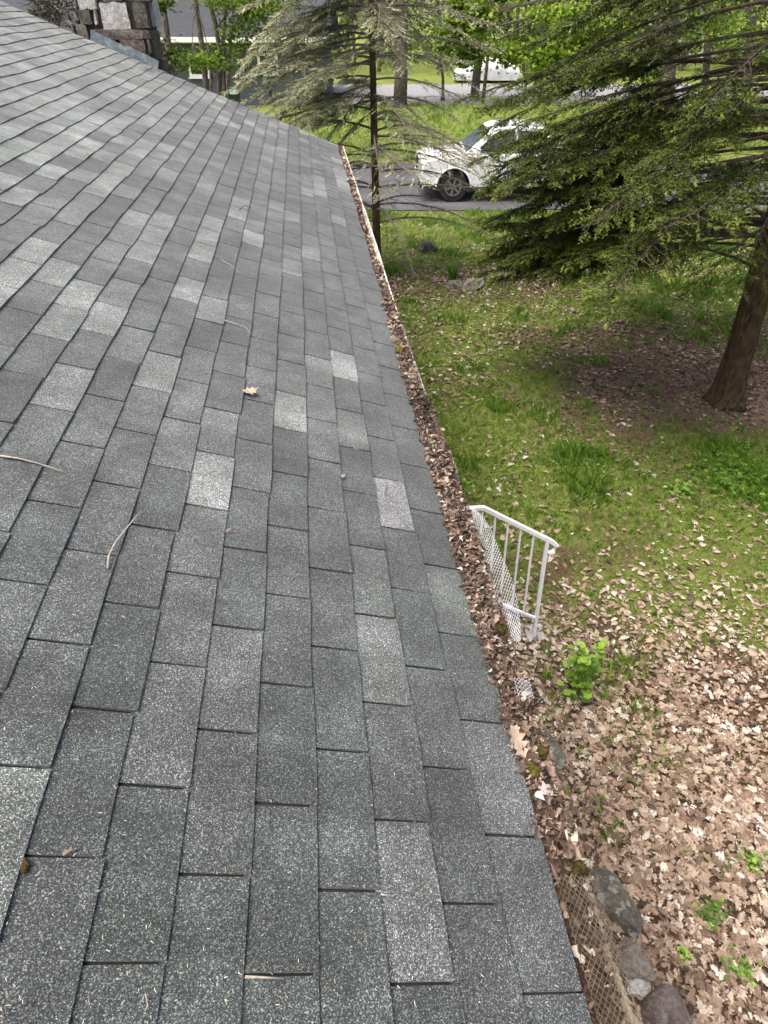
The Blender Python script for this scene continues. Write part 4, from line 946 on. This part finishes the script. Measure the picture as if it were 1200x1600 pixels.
broadleaf('roadside_tree', 'straight brown trunk at the road edge before the covered car', trunk_px([(741, 157), (747, 95)], 42.3, 0, 9), .30, [(745, 30, 90, 30, .5)], .2, 900, WOODS, 42, group=None, bark=BARK2, crown_top=(9, 3.2, 900))
broadleaf('roadside_tree', 'thick trunk flared at its base on the verge beyond the covered car', trunk_px([(838, 165), (842, 110), (842, 60)], 40.5, 0, 9), .27, [(850, 60, 90, 50, .5)], .2, 900, WOODS, 41, crown_top=(9, 3.2, 900))
broadleaf('roadside_tree', 'slim dark trunk right beside the straight brown one', trunk_px([(754, 163), (761, 100), (765, 60)], 40.6, 0, 7), .11, [(768, 40, 60, 40, .5)], .18, 500, WOODS, 40.6, crown_top=(7, 2, 500))
broadleaf('roadside_tree', 'slim crooked trunk standing in front of the covered car tail', trunk_px([(817, 163), (822, 130), (818, 105), (812, 80)], 40.6, 0, 6), .09, [(815, 60, 60, 40, .5)], .18, 500, WOODS, 40.6, crown_top=(6.5, 2, 500))
broadleaf('roadside_tree', 'forked sapling by the road behind the half-bare spruce', trunk_px([(692, 147), (692, 122), (688, 90)], 45.0-3, 0, 5), .10, [(690, 60, 60, 50, .5)], .18, 500, WOODS, 42, crown_top=(5.5, 2, 400))
broadleaf('roadside_tree', 'broad old trunk on the verge hidden by the half-bare spruce', trunk_px([(625, 168), (627, 110), (628, 60)], 39.5, 0, 9), .42, [(640, 40, 110, 50, .5)], .2, 900, WOODS, 40, crown_top=(9, 3.2, 900))
broadleaf('roadside_tree', 'dim trunk glimpsed through the dead spruce branches', trunk_px([(1165, 170), (1172, 60), (1175, 20)], 36, 0, 9), .30, [(1150, 20, 120, 40, .5)], .2, 800, WOODS, 36, crown_top=(9, 3, 900))
broadleaf('roadside_tree', 'dim brown trunk between the maple and the distant pale house', trunk_px([(1100, 165), (1106, 60), (1108, 20)], 41, 0, 9), .22, [(1080, 25, 120, 40, .5)], .2, 700, WOODS, 41, crown_top=(9, 3, 900))
# young trees between the two houses
yg = 'young trees by the dark grey house'
broadleaf('young_tree', 'upright mossy young tree nearest the stone chimney', trunk_px([(267, 110), (259, 40), (253, 0)], 22, 0, 8), .115, [(252, 5, 34, 20, .22), (262, 92, 50, 40, .4), (240, 110, 40, 40, .3)], .12, 700, WOODS, 20, yg, tone=.5, crown_top=(8, 2, 600))
broadleaf('young_tree', 'slender young tree crossing the white-framed window', trunk_px([(323, 145), (316, 75), (306, 5)], 24, 0, 8), .105, [(300, 95, 60, 22, .6), (330, 97, 60, 22, .4)], .11, 700, SPRING, 23, yg, tone=.35, crown_top=(8, 2, 600))
broadleaf('young_tree', 'short thin stem standing against the slender young tree', trunk_px([(330, 150), (328, 85)], 24.6, 0, 2.4), .05, [(330, 86, 30, 20, 1.)], .12, 160, WOODS, 24.6, yg)
broadleaf('young_tree', 'dark multi-stemmed young tree forking over the grey roof', trunk_px([(343, 150), (344, 80), (336, 35), (326, 0)], 25, 0, 8), .10, [(352, 4, 70, 16, .3), (395, 12, 60, 40, .5), (370, 60, 60, 50, .2)], .12, 1100, SPRING, 24, yg, tone=.5, crown_top=(8, 2, 600))
broadleaf('young_tree', 'straight young stem rising out of the multi-stemmed clump', trunk_px([(351, 150), (346, 80), (352, 20)], 25.6, 0, 7), .09, [(380, 40, 60, 50, .5), (360, 96, 50, 40, .3)], .12, 500, WOODS, 25, yg, crown_top=(7, 2, 500))
broadleaf('young_tree', 'leaning young stem beside the pale needles of the half-bare spruce', trunk_px([(355, 150), (358, 75), (366, 15)], 26.4, 0, 7), .08, [(410, 30, 60, 60, .5), (430, 8, 60, 20, .4)], .12, 800, SPRING, 26, yg, tone=.5, crown_top=(7, 2, 500))
# bare vine beside the chimney
vn = MB(); r = np.random.default_rng(5); lp = []
for k in range(150):
    c = at_y(r.uniform(52, 122), r.uniform(-14, 42), YC+r.uniform(-.02, .12))
    rk = roof(-c[0]/math.cos(TH), VEND); c[2] = max(c[2], rk[2]+.02)
    d = r.normal(0, .16, 3)*np.array([1, .3, .8]); vn.tube([c, c+d*.5+r.normal(0, .03, 3), c+d], [.006, .0045, .002], 4, r.random(), cap=False); lp.append(c+d)
for k in range(26):
    c = at_y(r.uniform(236, 268), r.uniform(60, 118), YC+.15); d = r.normal(0, .15, 3); vn.tube([c, c+d], [.005, .002], 4, cap=False)
vine = empty('climbing_vine', at_y(100, 40, YC+.05), 'tangled brown climbing vine beside the stone chimney', 'vine')
zz_ = MB(); zz_.tube([(cl-.06, YC+.14, 0), (cl-.10, YC+.12, 2), (cl-.05, YC+.10, 3.6), (cl-.12, YC+.08, 4.6)], [.03, .025, .018, .01], 6); zz_.build('stem', TWIG, vine, True)
tag(vn.build('tangle', TWIG, vine), kind='stuff')
pos = np.array([at_y(r.uniform(50, 122), r.uniform(-12, 44), YC+r.uniform(-.04, .14)) for _ in range(420)]); 
for p in pos: p[2] = max(p[2], roof(-p[0]/math.cos(TH), VEND)[2]+.03)
leaf_cloud('foliage', pos, r.uniform(.02, .05, len(pos)), r.normal(.35, .25, len(pos)), leafmat('vine_leaf', [(0, (.03, .025, .015)), (.5, (.09, .085, .035)), (1, (.22, .20, .09))], .7, .1), vine)

# ================================================================== FAR WOODS
N = 26000; r_ = rng.uniform(-46, 62, N); cl_ = fbm(r_*.22, rng.uniform(0, 60, N)*.1, 91)
f_ = rng.uniform(57, 84, N); z_ = np.abs(rng.normal(0, 1, N))*3.2*(.4+1.2*fbm(r_*.16, f_*.2, 92))+.1
gap = fbm(r_*.35, z_*.7, 93); k_ = gap > .40
P = np.stack([CX+r_*cy+f_*sy, -r_*sy+f_*cy, z_], -1)[k_]
o = leaf_cloud('far_woods', P, rng.uniform(.25, .6, len(P)), .25+.75*fbm(r_[k_]*.4, z_[k_]*.8, 94)+rng.normal(0, .15, len(P)), WOODS, None); tag(o, 'hazy mass of spring green woodland beyond the far road', 'woods', kind='stuff')
b = MB()
for k in range(70):
    r0_ = random.uniform(-40, 58); f0_ = random.uniform(58, 82); p = RF(r0_, f0_, 0); b.tube([p, p+np.array([random.uniform(-.4, .4), 0, 5]), p+np.array([random.uniform(-.8, .8), 0, 11])], [random.uniform(.10, .28), .12, .05], 6)
tag(b.build('far_trunks', BARK2), 'many thin distant trunks in the woodland beyond the far road', 'trunks', kind='stuff')

# ================================================================== HERBS
def herb(name, base, H_, n, leaf, spread, label, tone=.6, mat=HERB, stems=1, cat='plant', seed=0):
    r = np.random.default_rng(seed+100); t = empty(name, base, label, cat); b = MB(); pos = []; base = np.array(base)
    for s_ in range(stems):
        a = r.uniform(0, 6.28); o_ = np.array([math.cos(a), math.sin(a), 0])*spread*.35*(stems > 1)
        top = base+o_*1.6+np.array([r.uniform(-.05, .05), r.uniform(-.05, .05), H_*r.uniform(.8, 1)])
        mid = (base+o_+top)/2; b.tube([base+o_*.4, mid, top], [.005, .004, .002], 5)
        for k in range(n//stems):
            f = r.random()**.8; p = (base+o_*.4)*(1-f)+top*f; a2 = r.uniform(0, 6.28); d = spread*r.uniform(.25, 1)*(1-.45*f)
            e = p+np.array([math.cos(a2)*d, math.sin(a2)*d, r.uniform(-.02, .05)]); pos.append(e); b.tube([p, e], [.0018, .001], 3, cap=False)
    b.build('stem', GRASS, t)
    pos = np.array(pos); ns = 12; an = np.arange(ns)*2*math.pi/ns
    rad = .5*(1+.10*np.where(np.arange(ns) % 2, 1, -1)); rad[0] *= .55
    V = np.concatenate([[(0, 0, -.08)], np.stack([np.cos(an)*rad, np.sin(an)*rad, .06*np.cos(an*2)], -1)]); F = np.array([(0, 1+k, 1+(k+1) % ns) for k in range(ns)])
    Vv, Ff, Tt = instances([(V, F)], np.zeros(len(pos), int), pos, euler(r.uniform(0, 6.28, len(pos)), np.abs(r.normal(.15, .3, len(pos))), r.uniform(0, 6.28, len(pos))), r.uniform(.6, 1.15, len(pos))*leaf, np.clip(tone+r.normal(0, .18, len(pos))+.25*(pos[:, 2]-base[2])/max(H_, .01)-.1, 0, 1))
    obj('foliage', Vv, Ff, mat, t, False, {'tone': Tt}); return t
herb('leafy_plant', at_z(897, 1088), .72, 96, .062, .135, 'tall bright green leafy plant growing from the leaf litter by the handrail', .82, stems=4, seed=1)
herb('ground_ivy', at_z(1152, 752), .12, 420, .055, .55, 'wide low patch of round-leaved ground ivy on the shaded lawn', .30, stems=40, seed=2)
herb('ground_ivy', at_z(1062, 775), .10, 34, .060, .16, 'small bright clump of round leaves beside the wide ground ivy patch', .6, stems=5, seed=3)
herb('weed', at_z(725, 775), .28, 34, .030, .09, 'small pale-flowered weed growing just past the gutter lip', .75, stems=4, seed=4)
herb('weed', at_z(1108, 1425), .10, 60, .028, .11, 'dark green weed tuft in the leaf litter', .15, stems=6, seed=5)
herb('weed', at_z(1064, 1495), .07, 22, .028, .05, 'tiny lime green seedling near the brown stone', .85, stems=2, seed=6)
herb('weed', at_z(1170, 1352), .09, 44, .028, .09, 'feathery pale green seedling amid the tan leaves', .7, stems=5, seed=7)
herb('weed', at_z(1150, 1515), .08, 44, .028, .09, 'mid green seedling beside a pale broken leaf', .5, stems=5, seed=8)
herb('weed', at_z(1160, 700), .06, 22, .04, .12, 'small round-leaved weed in the needle bed by the spruce trunk', .35, stems=5, seed=9)
# dark iris-like blades by the stones
b = MB(); pI = at_z(708, 440); r = np.random.default_rng(9)
for k in range(46):
    a = r.uniform(0, 6.28); d = np.array([math.cos(a), math.sin(a), 0]); p0 = pI+d*r.uniform(0, .10); hh = r.uniform(.25, .48); w_ = np.array([-d[1], d[0], 0])*.010
    p1 = p0+d*.05+np.array([0, 0, hh*.6]); p2 = p0+d*r.uniform(.08, .2)+np.array([0, 0, hh]); b.add([p0-w_, p0+w_, p1+w_, p1-w_, p2], [(0, 1, 2, 3), (3, 2, 4)], .05+.2*r.random())
tag(b.build('iris_clump', GRASS), 'dark upright iris leaves beside the fieldstones', 'plant')

# ================================================================== LEAF LITTER AND GRASS
def field(x0, x1, y0, y1, dens):
    n = int((x1-x0)*(y1-y0)*dens); x = rng.uniform(x0, x1, n); y = rng.uniform(y0, y1, n)
    p = project(np.stack([x, y, np.zeros(n)], -1)); k = (p[:, 0] > -40) & (p[:, 0] < 1290) & (p[:, 1] < 1720) & (p[:, 2] > 0)
    rr = (x-CX)*sy+y*cy
    return x[k], y[k]
LEAVES = [leaf_shape(k, 40+s_) for s_, k in enumerate(['oak', 'bit', 'maple', 'oak', 'oak', 'bit', 'bit', 'strip', 'maple', 'bit'])]
XS, YS, SZ, TN, ZZ = [], [], [], [], []
for (x0, x1, y0, y1, dens, s0, s1) in [(.45, 6, -.2, 4.6, 2200, .022, .088), (.3, 8, 4.6, 9, 850, .03, .095), (.3, 13, 9, 14, 420, .035, .10), (.3, 16, 14, 18.2, 200, .04, .12), (0, 20, 25, 30, 14, .07, .12)]:
    x, y = field(x0, x1, y0, y1, dens); g_, l_, so_ = cover(x, y)
    if y0 > 20: l_ = .4*fbm(x*.5, y*.5, 61)
    nr_ = 1/(1+np.exp((y-(3.55-.28*np.clip(x-2.0, -1, 3)))/.35)); k = rng.random(len(x)) < np.clip(l_, 0, 1)**1.8*np.where(y < 4.6, nr_+(1-nr_)*.34, np.where(y < 9, .62, 1)); k &= ~((x < .93) & (y > YR-.3) & (y < YR+1.45))
    x, y, so_, l_ = x[k], y[k], so_[k], l_[k]; n = len(x)
    XS.append(x); YS.append(y); SZ.append(s0+(s1-s0)*rng.random(n)**1.5); ZZ.append(gz(x, y)+.006+rng.random(n)*.032*np.clip(l_*1.3, 0, 1))
    dk = .0+.25*(fbm(x*.9, y*.9, 71)-.5)*2
    TN.append(np.clip(rng.normal(.53, .26, n)-.15*so_+dk, 0, 1))
x, y, s_, tn, z_ = map(np.concatenate, (XS, YS, SZ, TN, ZZ)); n = len(x)
Vv, Ff, Tt = instances(LEAVES, np.where(s_ > .070, rng.choice([0, 2, 4, 8, 3], n), rng.integers(0, len(LEAVES), n)), np.stack([x, y, z_], -1), euler(rng.uniform(0, 6.28, n), np.abs(rng.normal(0, .22, n)), rng.uniform(0, 6.28, n)), s_, tn)
o = obj('leaf_litter', Vv, Ff, DRY, None, False, {'tone': Tt}); tag(o, 'fallen tan oak and maple leaves covering the lawn', 'leaves', kind='stuff'); print('leaves', n, len(Ff))
TUFT = []
for k in range(6):
    r = np.random.default_rng(k); V, F = [], []
    for j in range(5):
        a = r.uniform(0, 6.28); d = np.array([math.cos(a), math.sin(a), 0]); p0 = np.append(r.normal(0, .22, 2), 0); h_ = r.uniform(.6, 1.1); w_ = np.array([-d[1], d[0], 0])*.06
        p1 = p0+d*.12+np.array([0, 0, h_*.6]); p2 = p0+d*r.uniform(.2, .6)+np.array([0, 0, h_]); i = len(V); V += [p0-w_, p0+w_, p1, p2]; F += [(i, i+1, i+2), (i+1, i+3, i+2)]
    TUFT.append((np.array(V), np.array(F)))
XS, YS, SZ, TN = [], [], [], []
for (x0, x1, y0, y1, dens, s0, s1) in [(.5, 6, .2, 4.6, 520, .03, .065), (.3, 8, 4.6, 9, 560, .035, .08), (.3, 13, 9, 14, 260, .045, .09), (.3, 18, 14, 18.25, 150, .05, .09), (0, 22, 24.8, 31, 40, .06, .12), (0, 26, 31, 40.3, 14, .09, .16)]:
    x, y = field(x0, x1, y0, y1, dens); g_, l_, so_ = cover(x, y)
    if y0 > 18: g_ = np.full(len(x), .9)
    k = rng.random(len(x)) < np.clip(g_, 0, 1)**1.2; k &= ~((x < .93) & (y > YR-.3) & (y < YR+1.45))
    rr = (x-CX)*sy+y*cy; k &= ~((rr > 18.15) & (rr < 24.75))
    x, y = x[k], y[k]; n = len(x); tall = fbm(x*1.6, y*1.6, 81)
    XS.append(x); YS.append(y); SZ.append(rng.uniform(s0, s1, n)*(1+1.5*np.clip((tall-.56)*5, 0, 1)))
    TN.append(np.clip(rng.normal(.50, .16, n)-.14*np.clip((tall-.52)*5, 0, 1)+.25*np.clip((4.8-y)/1.2, 0, 1)+.3*(fbm(x*.6, y*.6, 83)-.5)+.15*(y > 14), 0, 1))
x, y, s_, tn = map(np.concatenate, (XS, YS, SZ, TN)); n = len(x)
Vv, Ff, Tt = instances(TUFT, rng.integers(0, 6, n), np.stack([x, y, gz(x, y)*(y < 17.6)-.003], -1), euler(rng.uniform(0, 6.28, n), np.abs(rng.normal(0, .12, n)), rng.uniform(0, 6.28, n)), s_, tn)
o = obj('grass', Vv, Ff, GRASS, None, False, {'tone': Tt}); tag(o, 'patchy spring lawn grass growing through the leaves', 'grass', kind='stuff'); print('tufts', n, len(Ff))

n = 16000; x = rng.uniform(1.2, 9.5, n); y = rng.uniform(5, 11.5, n); so_ = cover(x, y)[2]; k = rng.random(n) < np.clip(so_*1.4, 0, 1); x, y = x[k], y[k]; n = len(x)
Vv, Ff, Tt = instances([BITS[3], BITS[6], BITS[0]], rng.integers(0, 3, n), np.stack([x, y, gz(x, y)+.006+rng.random(n)*.012], -1), euler(rng.uniform(0, 6.28, n), np.abs(rng.normal(0, .25, n)), rng.uniform(0, 6.28, n)), rng.uniform(.03, .075, n), np.clip(rng.normal(.42, .24, n), 0, 1))
o = obj('needle_litter', Vv, Ff, GDRY, None, False, {'tone': Tt}); tag(o, 'brown needle and bark litter on the bare ground under the dark spruce', 'litter', kind='stuff'); print('litter tufts', n, len(Ff))
